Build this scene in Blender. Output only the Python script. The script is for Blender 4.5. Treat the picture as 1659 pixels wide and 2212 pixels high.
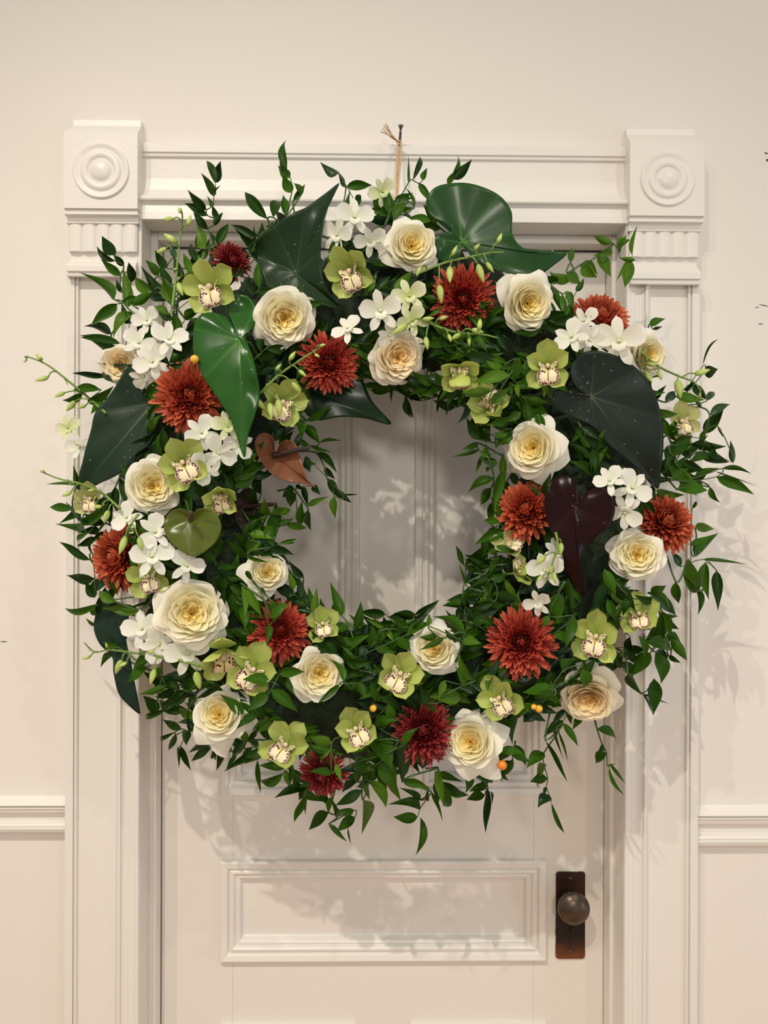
import bpy, math, random
from mathutils import Vector, Matrix
random.seed(7)
for _o in list(bpy.data.objects):
    bpy.data.objects.remove(_o)
scene = bpy.context.scene
COL = scene.collection

# ------------------------------------------------------------------ camera
FPX, CX, CY = 1664.0, 829.5, 1106.0
CAM = Vector((0.0, -1.33, 1.65))
YAW, ROLL = math.radians(0.8), math.radians(0.2)
FWD = Vector((math.sin(YAW), math.cos(YAW), 0))
_r0 = Vector((math.cos(YAW), -math.sin(YAW), 0))
RGT = (_r0 * math.cos(ROLL) + Vector((0, 0, 1)) * math.sin(ROLL)).normalized()
UPV = RGT.cross(FWD).normalized()
cam_d = bpy.data.cameras.new('camera')
cam_d.sensor_width = 36.0
cam_d.lens = FPX / 2212.0 * 36.0
cam_d.clip_start = 0.02
cam = bpy.data.objects.new('camera', cam_d)
COL.objects.link(cam)
cam.matrix_world = Matrix(((RGT.x, UPV.x, -FWD.x, CAM.x), (RGT.y, UPV.y, -FWD.y, CAM.y), (RGT.z, UPV.z, -FWD.z, CAM.z), (0, 0, 0, 1)))
scene.camera = cam

# ------------------------------------------------------------------ world and lights
scene.view_settings.view_transform = 'Standard'
scene.view_settings.look = 'None'
scene.view_settings.gamma = 1.0
scene.view_settings.use_curve_mapping = False
scene.view_settings.exposure = 0.0
world = bpy.data.worlds.new('room_light')
scene.world = world
world.use_nodes = True
_bg = world.node_tree.nodes['Background']
_bg.inputs['Color'].default_value = (1.0, 0.94, 0.86, 1)
_bg.inputs['Strength'].default_value = 0.545


def spot(name, loc, target, watts, color, radius, size=95, blend=0.5):
    d = bpy.data.lights.new(name, 'SPOT')
    d.energy = watts
    d.color = color
    d.shadow_soft_size = radius
    d.spot_size = math.radians(size)
    d.spot_blend = blend
    o = bpy.data.objects.new(name, d)
    COL.objects.link(o)
    o.location = loc
    o.rotation_euler = (Vector(target) - Vector(loc)).to_track_quat('-Z', 'Y').to_euler()
    return o


# ceiling track spots of the room, and its window on the other side
spot('track_spot', (-0.80, -2.25, 3.95), (0.10, 0, 0.30), 175, (1.0, 0.91, 0.78), 0.022, 60, 1.0)
spot('track_spot', (-1.35, -2.15, 3.95), (0.10, 0, 0.30), 100, (1.0, 0.91, 0.79), 0.025, 60, 1.0)
spot('track_spot', (1.40, -2.25, 3.95), (0.0, 0, 0.30), 50, (1.0, 0.91, 0.80), 0.05, 62, 1.0)
_pd = bpy.data.lights.new('frontal_fill', 'POINT')  # added soft fill, brightens the wreath opening and blooms from the front
_pd.energy = 115
_pd.color = (1.0, 0.92, 0.82)
_pd.shadow_soft_size = 0.25
_po = bpy.data.objects.new('frontal_fill', _pd)
COL.objects.link(_po)
_po.location = (0.35, -4.2, 2.7)
_wd = bpy.data.lights.new('window_daylight', 'AREA')
_wd.shape = 'RECTANGLE'
_wd.size, _wd.size_y = 0.9, 1.5
_wd.energy = 11
_wd.color = (0.55, 0.72, 1.0)
_wo = bpy.data.objects.new('window_daylight', _wd)
COL.objects.link(_wo)
_wo.location = (2.9, -1.7, 1.2)
_wo.rotation_euler = (Vector((0, 0, 1.3)) - Vector((2.9, -1.7, 1.2))).to_track_quat('-Z', 'Y').to_euler()


# ------------------------------------------------------------------ helpers
def P(px, py, Y):
    """the point at depth Y (metres behind the wall's face) that the photograph shows at this place"""
    d = RGT * ((px - CX) / FPX) - UPV * ((py - CY) / FPX) + FWD
    return CAM + d * ((Y - CAM.y) / d.y)


def mpp(Y):
    return (Y - CAM.y) / FPX


def fx(px, Y, py=1900):
    return P(px, py, Y).x


def fz(py, Y, px=830):
    return P(px, py, Y).z


def new_mat(name, color, rough=0.5, bump=0.0, bscale=200.0, ramp=None, attr=None, var=0.0, vscale=8.0, coat=0.0, transl=0.0, spec=0.5, metal=0.0, objvar=0.0):
    m = bpy.data.materials.new(name)
    m.use_nodes = True
    nt = m.node_tree
    N, L = nt.nodes, nt.links
    b = N['Principled BSDF']
    out = N['Material Output']
    b.inputs['Roughness'].default_value = rough
    b.inputs['Metallic'].default_value = metal
    b.inputs['Specular IOR Level'].default_value = spec
    b.inputs['Coat Weight'].default_value = coat
    b.inputs['Coat Roughness'].default_value = 0.12
    col = None
    if ramp:
        a = N.new('ShaderNodeAttribute')
        a.attribute_name = attr or 'tint'
        r = N.new('ShaderNodeValToRGB')
        els = r.color_ramp.elements
        els[0].position, els[0].color = ramp[0][0], (*ramp[0][1], 1)
        els[1].position, els[1].color = ramp[-1][0], (*ramp[-1][1], 1)
        for p_, c_ in ramp[1:-1]:
            e = els.new(p_)
            e.color = (*c_, 1)
        L.new(a.outputs['Fac'], r.inputs['Fac'])
        col = r.outputs['Color']
    else:
        rgb = N.new('ShaderNodeRGB')
        rgb.outputs[0].default_value = (*color, 1)
        col = rgb.outputs[0]
    if var > 0:
        tc = N.new('ShaderNodeTexCoord')
        no = N.new('ShaderNodeTexNoise')
        no.inputs['Scale'].default_value = vscale
        no.inputs['Detail'].default_value = 4
        L.new(tc.outputs['Object'], no.inputs['Vector'])
        mr = N.new('ShaderNodeMapRange')
        mr.inputs['From Min'].default_value, mr.inputs['From Max'].default_value = 0.3, 0.7
        mr.inputs['To Min'].default_value, mr.inputs['To Max'].default_value = 1 - var, 1 + var
        L.new(no.outputs['Fac'], mr.inputs['Value'])
        hs = N.new('ShaderNodeHueSaturation')
        L.new(col, hs.inputs['Color'])
        L.new(mr.outputs['Result'], hs.inputs['Value'])
        col = hs.outputs['Color']
    if objvar > 0:
        oi = N.new('ShaderNodeObjectInfo')
        mr = N.new('ShaderNodeMapRange')
        mr.inputs['To Min'].default_value, mr.inputs['To Max'].default_value = 1 - objvar, 1 + objvar
        L.new(oi.outputs['Random'], mr.inputs['Value'])
        hs = N.new('ShaderNodeHueSaturation')
        L.new(col, hs.inputs['Color'])
        L.new(mr.outputs['Result'], hs.inputs['Value'])
        col = hs.outputs['Color']
    L.new(col, b.inputs['Base Color'])
    if bump > 0:
        tc = N.new('ShaderNodeTexCoord')
        no = N.new('ShaderNodeTexNoise')
        no.inputs['Scale'].default_value = bscale
        no.inputs['Detail'].default_value = 3
        L.new(tc.outputs['Object'], no.inputs['Vector'])
        bp = N.new('ShaderNodeBump')
        bp.inputs['Strength'].default_value = bump
        bp.inputs['Distance'].default_value = 0.002
        L.new(no.outputs['Fac'], bp.inputs['Height'])
        L.new(bp.outputs['Normal'], b.inputs['Normal'])
    if transl > 0:
        t = N.new('ShaderNodeBsdfTranslucent')
        L.new(col, t.inputs['Color'])
        mx = N.new('ShaderNodeMixShader')
        mx.inputs[0].default_value = transl
        L.new(b.outputs[0], mx.inputs[1])
        L.new(t.outputs[0], mx.inputs[2])
        L.new(mx.outputs[0], out.inputs['Surface'])
    return m


def mesh(name, verts, faces, mat, smooth=True, tint=None, colattr=None):
    me = bpy.data.meshes.new(name)
    me.from_pydata([tuple(v) for v in verts], [], faces)
    if smooth:
        me.polygons.foreach_set('use_smooth', [True] * len(me.polygons))
    if mat:
        me.materials.append(mat)
    if tint is not None:
        at = me.attributes.new('tint', 'FLOAT', 'POINT')
        at.data.foreach_set('value', [float(t) for t in tint])
    if colattr is not None:
        at = me.attributes.new('marks', 'FLOAT_VECTOR', 'POINT')
        at.data.foreach_set('vector', [float(c) for v in colattr for c in v])
    me.update()
    return me


def ob(name, me, parent=None, M=None):
    o = bpy.data.objects.new(name, me)
    COL.objects.link(o)
    if parent is not None:
        o.parent = parent
    if M is not None:
        o.matrix_basis = M
    return o


def thing(name, label, cat, M=None, group=None):
    o = bpy.data.objects.new(name, None)
    o.empty_display_size = 0.02
    COL.objects.link(o)
    if M is not None:
        o.matrix_basis = M
    o['label'] = label
    o['category'] = cat
    if group:
        o['group'] = group
    return o


def struct(o, label, cat):
    o['kind'] = 'structure'
    o['label'] = label
    o['category'] = cat
    return o


def grid_faces(nu, nv, close_u=False, off=0):
    f = []
    for j in range(nv - 1):
        for i in range(nu if close_u else nu - 1):
            i2 = (i + 1) % nu
            f.append((off + j * nu + i, off + j * nu + i2, off + (j + 1) * nu + i2, off + (j + 1) * nu + i))
    return f


def box_data(x0, x1, y0, y1, z0, z1):
    v = [(x, y, z) for z in (z0, z1) for y in (y0, y1) for x in (x0, x1)]
    f = [(0, 2, 3, 1), (4, 5, 7, 6), (0, 1, 5, 4), (2, 6, 7, 3), (0, 4, 6, 2), (1, 3, 7, 5)]
    return v, f


def merge(*parts):
    V, F = [], []
    for v, f in parts:
        n = len(V)
        V += list(v)
        F += [tuple(i + n for i in q) for q in f]
    return V, F


def prism(profile, a0, a1, axis):
    """a closed profile pushed along one axis: axis z takes (x, y) pairs, axis x takes (y, z) pairs"""
    n = len(profile)
    if axis == 'z':
        V = [(x, y, a0) for x, y in profile] + [(x, y, a1) for x, y in profile]
    else:
        V = [(a0, y, z) for y, z in profile] + [(a1, y, z) for y, z in profile]
    F = [(i, (i + 1) % n, n + (i + 1) % n, n + i) for i in range(n)]
    F += [tuple(range(n - 1, -1, -1)), tuple(range(n, 2 * n))]
    return V, F


def bevel(o, w=0.0012, seg=2):
    m = o.modifiers.new('soft_edges', 'BEVEL')
    m.width = w
    m.segments = seg
    m.limit_method = 'ANGLE'
    m.angle_limit = math.radians(28)
    return o


def tube(pts, rad, n=6, cap=True):
    V, F = [], []
    m = len(pts)
    pts = [Vector(p) for p in pts]
    ref = Vector((0.31, 0.87, 0.37))
    for k in range(m):
        d = (pts[min(k + 1, m - 1)] - pts[max(k - 1, 0)])
        if d.length < 1e-9:
            d = Vector((0, 0, 1))
        d.normalize()
        a = d.cross(ref)
        if a.length < 1e-3:
            a = d.cross(Vector((1, 0, 0)))
        a.normalize()
        b = d.cross(a)
        r = rad[k] if isinstance(rad, (list, tuple)) else rad
        for i in range(n):
            t = 2 * math.pi * i / n
            V.append(pts[k] + a * (r * math.cos(t)) + b * (r * math.sin(t)))
    F = grid_faces(n, m, True)
    if cap:
        F.append(tuple(range(n - 1, -1, -1)))
        F.append(tuple((m - 1) * n + i for i in range(n)))
    return V, F


def lathe(prof, n=24):
    """(radius, height) pairs turned about z"""
    V = []
    for r, h in prof:
        for i in range(n):
            t = 2 * math.pi * i / n
            V.append((r * math.cos(t), r * math.sin(t), h))
    F = grid_faces(n, len(prof), True)
    return V, F


def catmull(pts, per=6, closed=False):
    out = []
    n = len(pts)
    rng = range(n) if closed else range(n - 1)
    for i in rng:
        if closed:
            p0, p1, p2, p3 = pts[(i - 1) % n], pts[i], pts[(i + 1) % n], pts[(i + 2) % n]
        else:
            p0, p1, p2, p3 = pts[max(i - 1, 0)], pts[i], pts[i + 1], pts[min(i + 2, n - 1)]
        for k in range(per):
            t = k / per
            out.append(tuple(0.5 * ((2 * b) + (-a + c) * t + (2 * a - 5 * b + 4 * c - d) * t * t + (-a + 3 * b - 3 * c + d) * t ** 3) for a, b, c, d in zip(p0, p1, p2, p3)))
    if not closed:
        out.append(tuple(pts[-1]))
    return out


def frame(p, n, roll=0.0, s=1.0):
    """axes for something at p that looks along n: local z = n, local y as far up as it goes, turned by roll degrees"""
    n = Vector(n).normalized()
    x = Vector((0, 0, 1)).cross(n)
    if x.length < 1e-4:
        x = Vector((1, 0, 0))
    x.normalize()
    y = n.cross(x)
    c, q = math.cos(math.radians(roll)), math.sin(math.radians(roll))
    x2, y2 = x * c + y * q, y * c - x * q
    return Matrix(((x2.x * s, y2.x * s, n.x * s, p[0]), (x2.y * s, y2.y * s, n.y * s, p[1]), (x2.z * s, y2.z * s, n.z * s, p[2]), (0, 0, 0, 1)))


def facing(p, dx, dz):
    """towards the camera, leaning dx to its right and dz up"""
    return ((CAM - Vector(p)).normalized() + RGT * dx + UPV * dz).normalized()


# ------------------------------------------------------------------ materials of the room
M_wall = new_mat('wall_paint', (0.80, 0.755, 0.69), 0.6, bump=0.10, bscale=260)
M_trim = new_mat('trim_paint', (0.80, 0.765, 0.705), 0.36, bump=0.13, bscale=120, spec=0.5)
M_door = new_mat('door_paint', (0.79, 0.745, 0.68), 0.38, bump=0.12, bscale=150)
M_floor = new_mat('floor_wood', (0.56, 0.33, 0.18), 0.4, bump=0.1, bscale=40, var=0.2, vscale=3)
M_iron = new_mat('old_bronze', (0.045, 0.028, 0.02), 0.42, metal=0.55, var=0.5, vscale=40, bump=0.15, bscale=300)
M_rust = new_mat('worn_copper', (0.16, 0.055, 0.022), 0.5, metal=0.5, var=0.3, vscale=60)
M_knob = new_mat('knob_bronze', (0.105, 0.075, 0.055), 0.33, metal=0.75, var=0.35, vscale=50)
M_chip = new_mat('chipped_paint', (0.42, 0.38, 0.33), 0.6, var=0.7, vscale=160)
M_black = new_mat('keyhole_black', (0.004, 0.004, 0.004), 0.8)
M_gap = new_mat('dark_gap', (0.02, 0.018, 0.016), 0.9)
M_steel = new_mat('screw_steel', (0.10, 0.085, 0.075), 0.45, metal=0.8)
M_raffia = new_mat('raffia', (0.74, 0.52, 0.31), 0.7, var=0.2, vscale=90, transl=0.15)
M_scuff = new_mat('scuff_dark', (0.06, 0.05, 0.045), 0.8)

# ------------------------------------------------------------------ wall, floor
DY = 0.065          # the door's face
DXL, DXR = fx(348, DY), fx(1305, DY)
DTOP = fz(541, DY)
OXL, OXR, OTOP = fx(292, 0.0), fx(1352, 0.0), fz(492, 0.0)
V, F = merge(box_data(-2.6, OXL, 0, 0.16, 0, 3.2), box_data(OXR, 2.6, 0, 0.16, 0, 3.2), box_data(OXL, OXR, 0, 0.16, OTOP, 3.2))
struct(ob('wall_back', mesh('wall_back', V, F, M_wall, False)), 'warm white painted plaster wall around the door', 'wall')
V, F = box_data(-2.6, 2.6, -3.4, 0.3, -0.05, 0.0)
struct(ob('floor', mesh('floor', V, F, M_floor, False)), 'warm brown wooden floor in front of the door', 'floor')

# ------------------------------------------------------------------ door casing
def casing(name, label, side, cap_top_px):
    L = side < 0
    # (photo column, how far it stands out), outer edge to inner edge, left casing; the other side has its own columns
    cols = [(139, 0.000), (139, 0.026), (157, 0.027), (158, 0.022), (160, 0.025), (163, 0.027), (166, 0.025), (168, 0.020), (171, 0.021), (250, 0.021), (252, 0.028), (255, 0.032), (259, 0.032),
            (262, 0.027), (270, 0.024), (284, 0.024), (292, 0.028), (298, 0.029), (301, 0.026), (301, 0.000)]
    if not L:
        cols = [(1508, 0.000), (1508, 0.026), (1491, 0.027), (1490, 0.022), (1487, 0.025), (1484, 0.027), (1481, 0.025), (1479, 0.020), (1476, 0.021), (1400, 0.021), (1398, 0.028), (1395, 0.032), (1391, 0.032),
                (1388, 0.027), (1380, 0.024), (1366, 0.024), (1356, 0.028), (1351, 0.029), (1348, 0.026), (1348, 0.000)]
    base = [fx(c, -max(p, 0.02)) for c, p in cols]
    prof = [(x, -p) for x, (c, p) in zip(base, cols)]
    prof[0] = (prof[1][0], 0.0)
    prof[-1] = (prof[-2][0], 0.0)
    if not L:
        prof = prof[::-1]
    root = bpy.data.objects.new(name, None)
    COL.objects.link(root)
    struct(root, label, 'door casing')
    q = 0 if L else 1
    xm = 217 if L else 1440
    ztop = fz((598, 616)[q], -0.04, xm)
    v, f = prism(prof, 0.0, ztop + 0.004, 'z')
    o = ob('pilaster', mesh('pilaster', v, f, M_trim, False), root)
    bevel(o, 0.0012)
    # corner block: levels of (photo row, standing out)
    lv = [[(259, .013), (272, .014), (287, .045), (450, .045), (451, .039), (456, .039), (457, .044), (463, .044), (465, .039), (471, .033), (479, .032), (480, .037), (482, .037)],
          [(279, .013), (292, .014), (306, .045), (466, .045), (467, .039), (472, .039), (473, .044), (479, .044), (481, .039), (487, .033), (496, .032), (497, .037), (499, .037)]][q]
    x0, x1 = (fx(137, -.045, 360), fx(297, -.045, 360)) if L else (fx(1361, -.045, 380), fx(1522, -.045, 380))

    def loft(nm, lv, ins=0.0, par=root):
        V = []
        for py, p in lv:
            z = fz(py, -p, xm)
            e = ins + (0.045 - p) * 0.12
            V += [(x0 + e, 0.0, z), (x0 + e, -p, z), (x1 - e, -p, z), (x1 - e, 0.0, z)]
        n = len(lv)
        F = [(4 * j + i, 4 * (j + 1) + i, 4 * (j + 1) + (i + 1) % 4, 4 * j + (i + 1) % 4) for j in range(n - 1) for i in range(4)]
        F += [(0, 1, 2, 3), tuple(4 * (n - 1) + i for i in (3, 2, 1, 0))]
        o = ob(nm, mesh(nm, V, F, M_trim, False), par)
        bevel(o, 0.0014)
        return o
    blk = loft('corner_block', lv)
    lv2 = [[(482, .029), (541, .029), (545, .027), (562, .027), (573, .041), (586, .041), (587, .036), (590, .036), (591, .041), (597, .040), (599, .030), (601, .022)],
           [(499, .029), (553, .029), (558, .027), (576, .027), (588, .041), (602, .041), (603, .036), (606, .036), (607, .041), (614, .040), (616, .030), (618, .022)]][q]
    neck = loft('capital', lv2, 0.003)
    # the reeds of the capital
    zt, zb = fz((481, 498)[q], -.034, xm), fz((542, 554)[q], -.036, xm)
    w = (x1 - x0 - 0.008) / 5
    V = []
    for z in (zt, zb):
        for i in range(9):
            t = -1 + 2 * i / 8
            V.append((t * w * 0.5, -0.030 - 0.0055 * math.sqrt(max(0, 1 - t * t * 0.92)), z))
    V += [(-w / 2, -0.02, zt), (w / 2, -0.02, zt), (-w / 2, -0.02, zb), (w / 2, -0.02, zb)]
    F = [(i + 1, i, 9 + i, 10 + i) for i in range(8)] + [tuple(range(9)) + (19, 18), tuple(range(17, 8, -1)) + (20, 21)]
    rm = mesh('reed', V, F, M_trim, False)
    for i in range(5):
        ob('reed', rm, neck, Matrix.Translation((x0 + 0.004 + w * (i + 0.5), 0, 0)))
    # turned rosette
    cx_, cy_, rr = ((217.6, 367.5, 61), (1443, 386, 59.5))[q]
    c = P(cx_, cy_, -.047)
    k = rr * mpp(-.047) / 61
    prof = [(0.01, .0115), (8, .011), (16, .009), (22, .006), (26.5, .0015), (28, .003), (30, .0055), (40, .0055), (42, .004), (44, .0012), (48, .0014), (53, .0035), (57, .0048), (60, .004), (61, .0)]
    v, f = lathe([(r * k, h * 0.75) for r, h in prof], 48)
    ob('rosette', mesh('rosette', v, f, M_trim), blk, Matrix.Translation((c.x, -.0448, c.z)) @ Matrix.Rotation(math.radians(90), 4, 'X'))
    return root, x0, x1


_, LX0, LX1 = casing('trim_1', 'fluted white door casing with rosette corner block on the hinge side', -1, 259)
_, RX0, RX1 = casing('trim_2', 'fluted white door casing with rosette corner block beside the door knob', 1, 279)

# head casing between the corner blocks
rows = [(311, .020), (333, .020), (334, .0165), (337, .0165), (338, .019), (343, .018), (345, .014), (390, .014), (414, .018), (424, .024), (427, .032), (431, .035), (436, .034), (440, .029), (447, .026), (462, .0275), (478, .0285)]
prof = [(0.0, fz(311, -.02))] + [(-p, fz(py, -p)) for py, p in rows] + [(0.0, fz(478, -.0285))]
V, F = prism(prof, LX1 - 0.004, RX0 + 0.004, 'x')
o = ob('trim_3', mesh('trim_3', V, F, M_trim, False))
bevel(o, 0.001)
struct(o, 'moulded white head casing above the door between the corner blocks', 'door casing')

# jambs and stops
JL, JR = fx(301, -.026), fx(1348, -.026)
SL, SR = fx(336, .028), fx(1317, .028)
HB = fz(479, -.0285)
HS = fz(508, .028)
HST = fz(523, .028)
root = bpy.data.objects.new('trim_4', None)
COL.objects.link(root)
struct(root, 'white jambs and stop strips lining the door opening', 'door jamb')
for nm, (a, b, c, d, e, g) in (('jamb', (OXL - .004, JL + .0004, -0.0264, 0.16, 0, HB + .01)), ('jamb', (JR - .0004, OXR + .004, -0.0264, 0.16, 0, HB + .01)), ('head_jamb', (JL, JR, -0.024, 0.16, HB + .0005, HB + .02)),
                              ('stop', (JL, SL, 0.028, DY - 0.001, 0, HB)), ('stop', (SR, JR, 0.028, DY - 0.001, 0, HB)), ('head_stop', (SL, SR, 0.028, DY - 0.001, HST, HB))):
    v, f = box_data(a, b, c, d, e, g)
    bevel(ob(nm, mesh(nm, v, f, M_trim, False), root), 0.0015)

# chair rails
def chair_rail(name, label, x0, x1, rows, xm):
    prof = [(0.0, fz(rows[0][0], -rows[0][1], xm))] + [(-p, fz(py, -p, xm)) for py, p in rows] + [(0.0, fz(rows[-1][0], -rows[-1][1], xm))]
    v, f = prism(prof, x0, x1, 'x')
    o = ob(name, mesh(name, v, f, M_trim, False))
    bevel(o, 0.0008)
    struct(o, label, 'chair rail')


lrows = [(1719, .001), (1727, .006), (1736, .013), (1741, .018), (1742, .012), (1744, .012), (1745, .018), (1748, .018), (1749, .015), (1750, .018), (1756, .016), (1759, .009), (1762, .007), (1775, .007), (1778, .013), (1785, .017), (1787, .015), (1789, .018), (1793, .018), (1794, .015), (1796, .018), (1799, .014), (1801, .001)]
chair_rail('trim_5', 'white moulded chair rail beside the hinge side of the door', -2.6, fx(139, -.02), lrows, 60)
rrows = [(1738 + (py - 1719) * 1.13, p) for py, p in lrows]
chair_rail('trim_6', 'white moulded chair rail on the knob side of the door', fx(1508, -.02), 2.6, rrows, 1590)

# ------------------------------------------------------------------ the door
door = bpy.data.objects.new('door_1', None)
COL.objects.link(door)
struct(door, 'old cream white panelled door with dark bronze knob', 'door')
T = 0.04


def board(nm, px0, px1, z0, z1, dep=0.0):
    v, f = box_data(px0, px1, DY + dep, DY + T, z0, z1)
    return bevel(ob(nm, mesh(nm, v, f, M_door, False), door), 0.001)


X = lambda p: fx(p, DY)
Z = lambda p: fz(p, DY)
Zb = 0.012
px_panels = []       # (outer x0, x1, top z, bottom z) of each moulding
top_o, top_b = Z(640), Z(1716)
px_panels += [(X(477), X(775), top_o, top_b), (X(893), X(1179), top_o, top_b), (X(477), X(1179), Z(1855), Z(2072)), (X(477), X(769), Z(2209), 0.20), (X(888), X(1179), Z(2209), 0.20)]
IN = 26 * mpp(DY)
board('stile', X(349), px_panels[0][0] + IN, Zb, DTOP)
board('stile', px_panels[1][1] - IN, X(1304), Zb, DTOP)
sx0, sx1 = px_panels[0][0] + IN, px_panels[1][1] - IN
board('top_rail', sx0, sx1, top_o - IN, DTOP)
board('lock_rail', sx0, sx1, Z(1855) - IN, top_b + IN)
board('lower_rail', sx0, sx1, Z(2209) - IN, Z(2072) + IN)
board('bottom_rail', sx0, sx1, Zb, 0.20 + IN)
board('muntin', px_panels[0][1] - IN, px_panels[1][0] + IN, top_b + IN, top_o - IN)
board('muntin', px_panels[3][1] - IN, px_panels[4][0] + IN, 0.20 + IN, Z(2209) - IN)
U = mpp(DY)
mprof = [(0, .0), (0, .007), (1.5, .0105), (4, .0115), (16, .0095), (18.5, .004), (20, .0035), (22, .007), (27, .008), (31, .0055), (33, .001), (34, .0015), (37, .003), (42, .001), (47, -.008), (52, -.009)]
for (a, b, zt, zb) in px_panels:
    V = []
    for d, h in mprof:
        e = d * U
        V += [(a + e, DY - h, zt - e), (b - e, DY - h, zt - e), (b - e, DY - h, zb + e), (a + e, DY - h, zb + e)]
    F = [(4 * j + i, 4 * j + (i + 1) % 4, 4 * (j + 1) + (i + 1) % 4, 4 * (j + 1) + i) for j in range(len(mprof) - 1) for i in range(4)]
    bevel(ob('panel_molding', mesh('panel_molding', V, F, M_trim, False), door), 0.0006, 1)
    v, f = box_data(a + IN * 0.5, b - IN * 0.5, DY + .0088, DY + T - .004, zb + IN * .5, zt - IN * .5)
    ob('panel', mesh('panel', v, f, M_door, False), door)
# added dark sheet, painted as the room's shade behind the gap over the door
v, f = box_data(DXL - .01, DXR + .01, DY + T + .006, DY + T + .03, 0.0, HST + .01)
ob('gap_shade_sheet', mesh('gap_shade_sheet', v, f, M_gap, False), door)

# lock plate and knob
def worn_plate():
    m = new_mat('worn_bronze_plate', (0.03, 0.02, 0.015), 0.42, metal=0.5, bump=0.15, bscale=300)
    N, L = m.node_tree.nodes, m.node_tree.links
    tc = N.new('ShaderNodeTexCoord')
    sp = N.new('ShaderNodeSeparateXYZ')
    L.new(tc.outputs['Generated'], sp.inputs[0])
    no = N.new('ShaderNodeTexNoise')
    no.inputs['Scale'].default_value = 45
    no.inputs['Detail'].default_value = 4
    L.new(tc.outputs['Object'], no.inputs['Vector'])
    ad = N.new('ShaderNodeMath')
    ad.operation = 'MULTIPLY_ADD'
    L.new(no.outputs['Fac'], ad.inputs[0])
    ad.inputs[1].default_value = 0.22
    L.new(sp.outputs['Z'], ad.inputs[2])
    r = N.new('ShaderNodeValToRGB')
    e = r.color_ramp.elements
    e[0].position, e[0].color = 0.12, (0.20, 0.065, 0.025, 1)
    e[1].position, e[1].color = 0.30, (0.024, 0.017, 0.013, 1)
    for p_, c_ in ((0.80, (0.010, 0.009, 0.008, 1)), (0.93, (0.055, 0.022, 0.012, 1)), (1.0, (0.04, 0.018, 0.012, 1))):
        k = e.new(p_)
        k.color = c_
    L.new(ad.outputs[0], r.inputs['Fac'])
    L.new(r.outputs['Color'], N['Principled BSDF'].inputs['Base Color'])
    return m


ex0, ex1 = fx(1202, DY - .003), fx(1263, DY - .003)
ez0, ez1 = fz(2070, DY - .003, 1232), fz(1884, DY - .003, 1232)


def rounded_plate(x0, x1, z0, z1, y0, y1, r, n=5):
    ring = []
    for cx_, cz_, a0 in ((x1 - r, z1 - r, 0), (x0 + r, z1 - r, 90), (x0 + r, z0 + r, 180), (x1 - r, z0 + r, 270)):
        for i in range(n + 1):
            t = math.radians(a0 + 90 * i / n)
            ring.append((cx_ + r * math.cos(t), cz_ + r * math.sin(t)))
    m = len(ring)
    V = [(x, y0, z) for x, z in ring] + [(x, y1, z) for x, z in ring]
    F = [(i, (i + 1) % m, m + (i + 1) % m, m + i) for i in range(m)] + [tuple(range(m)), tuple(range(2 * m - 1, m - 1, -1))]
    return V, F


v, f = rounded_plate(ex0, ex1, ez0, ez1, DY - .0035, DY + .001, .005)
plate = bevel(ob('lock_plate', mesh('lock_plate', v, f, worn_plate(), False), door), 0.0008)
plate['label'] = 'dark bronze lock plate with worn copper end'
_r = random.Random(4)
v, f = rounded_plate(ex0 - .0012, ex1 + .0014, ez0 - .001, ez1 + .0012, DY - .0018, DY + .001, .006, 9)
v = [(x + _r.uniform(-.0008, .0008), y, z + _r.uniform(-.0008, .0008)) for x, y, z in v]
pe = ob('paint_edge', mesh('paint_edge', v, f, M_chip, False), plate)
kx = (ex0 + ex1) / 2
kz = fz(2006, DY - .004, 1232)
v, f = merge(rounded_plate(kx - .0035, kx + .0035, kz, kz + .007, DY - .0042, DY - .003, .0034), rounded_plate(kx - .0016, kx + .0016, kz - .011, kz + .003, DY - .0042, DY - .003, .0008))
ob('keyhole', mesh('keyhole', v, f, M_black, False), plate)
v, f = lathe([(0.0001, .001), (.0022, .0008), (.003, .0)], 12)
for zz in (ez0 + .011, ez1 - .011):
    ob('screw', mesh('plate_screw', v, f, M_steel), plate, Matrix.Translation((kx, DY - .0038, zz)) @ Matrix.Rotation(math.radians(90), 4, 'X'))
kc = P(1241, 1966, .014)
kr = 35 * mpp(.014)
prof = [(.0115, -.001), (.0115, .003), (.0085, .006), (.0075, .018), (.009, .024), (.018, .029), (kr * .93, .034), (kr, .040), (kr * .985, .045), (kr * .93, .0475), (kr * .9, .0478), (kr * .82, .0505), (kr * .6, .0545), (kr * .3, .057), (.0002, .058)]
v, f = lathe(prof, 40)
kn = ob('door_knob', mesh('door_knob', v, f, M_knob), door, Matrix.Translation((kc.x, DY - .004, kc.z)) @ Matrix.Rotation(math.radians(90), 4, 'X'))
kn['label'] = 'round worn bronze door knob'

# ------------------------------------------------------------------ wreath: where its surface lies
WX, WY, WR, WH = 830.0, 1085.0, 442.0, 235.0


def ydep(px, py):
    r = math.hypot(px - WX, py - WY)
    s = (r - WR) / WH
    return -(0.145 + 0.085 * math.sqrt(max(0.0, 1 - s * s)))


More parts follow.
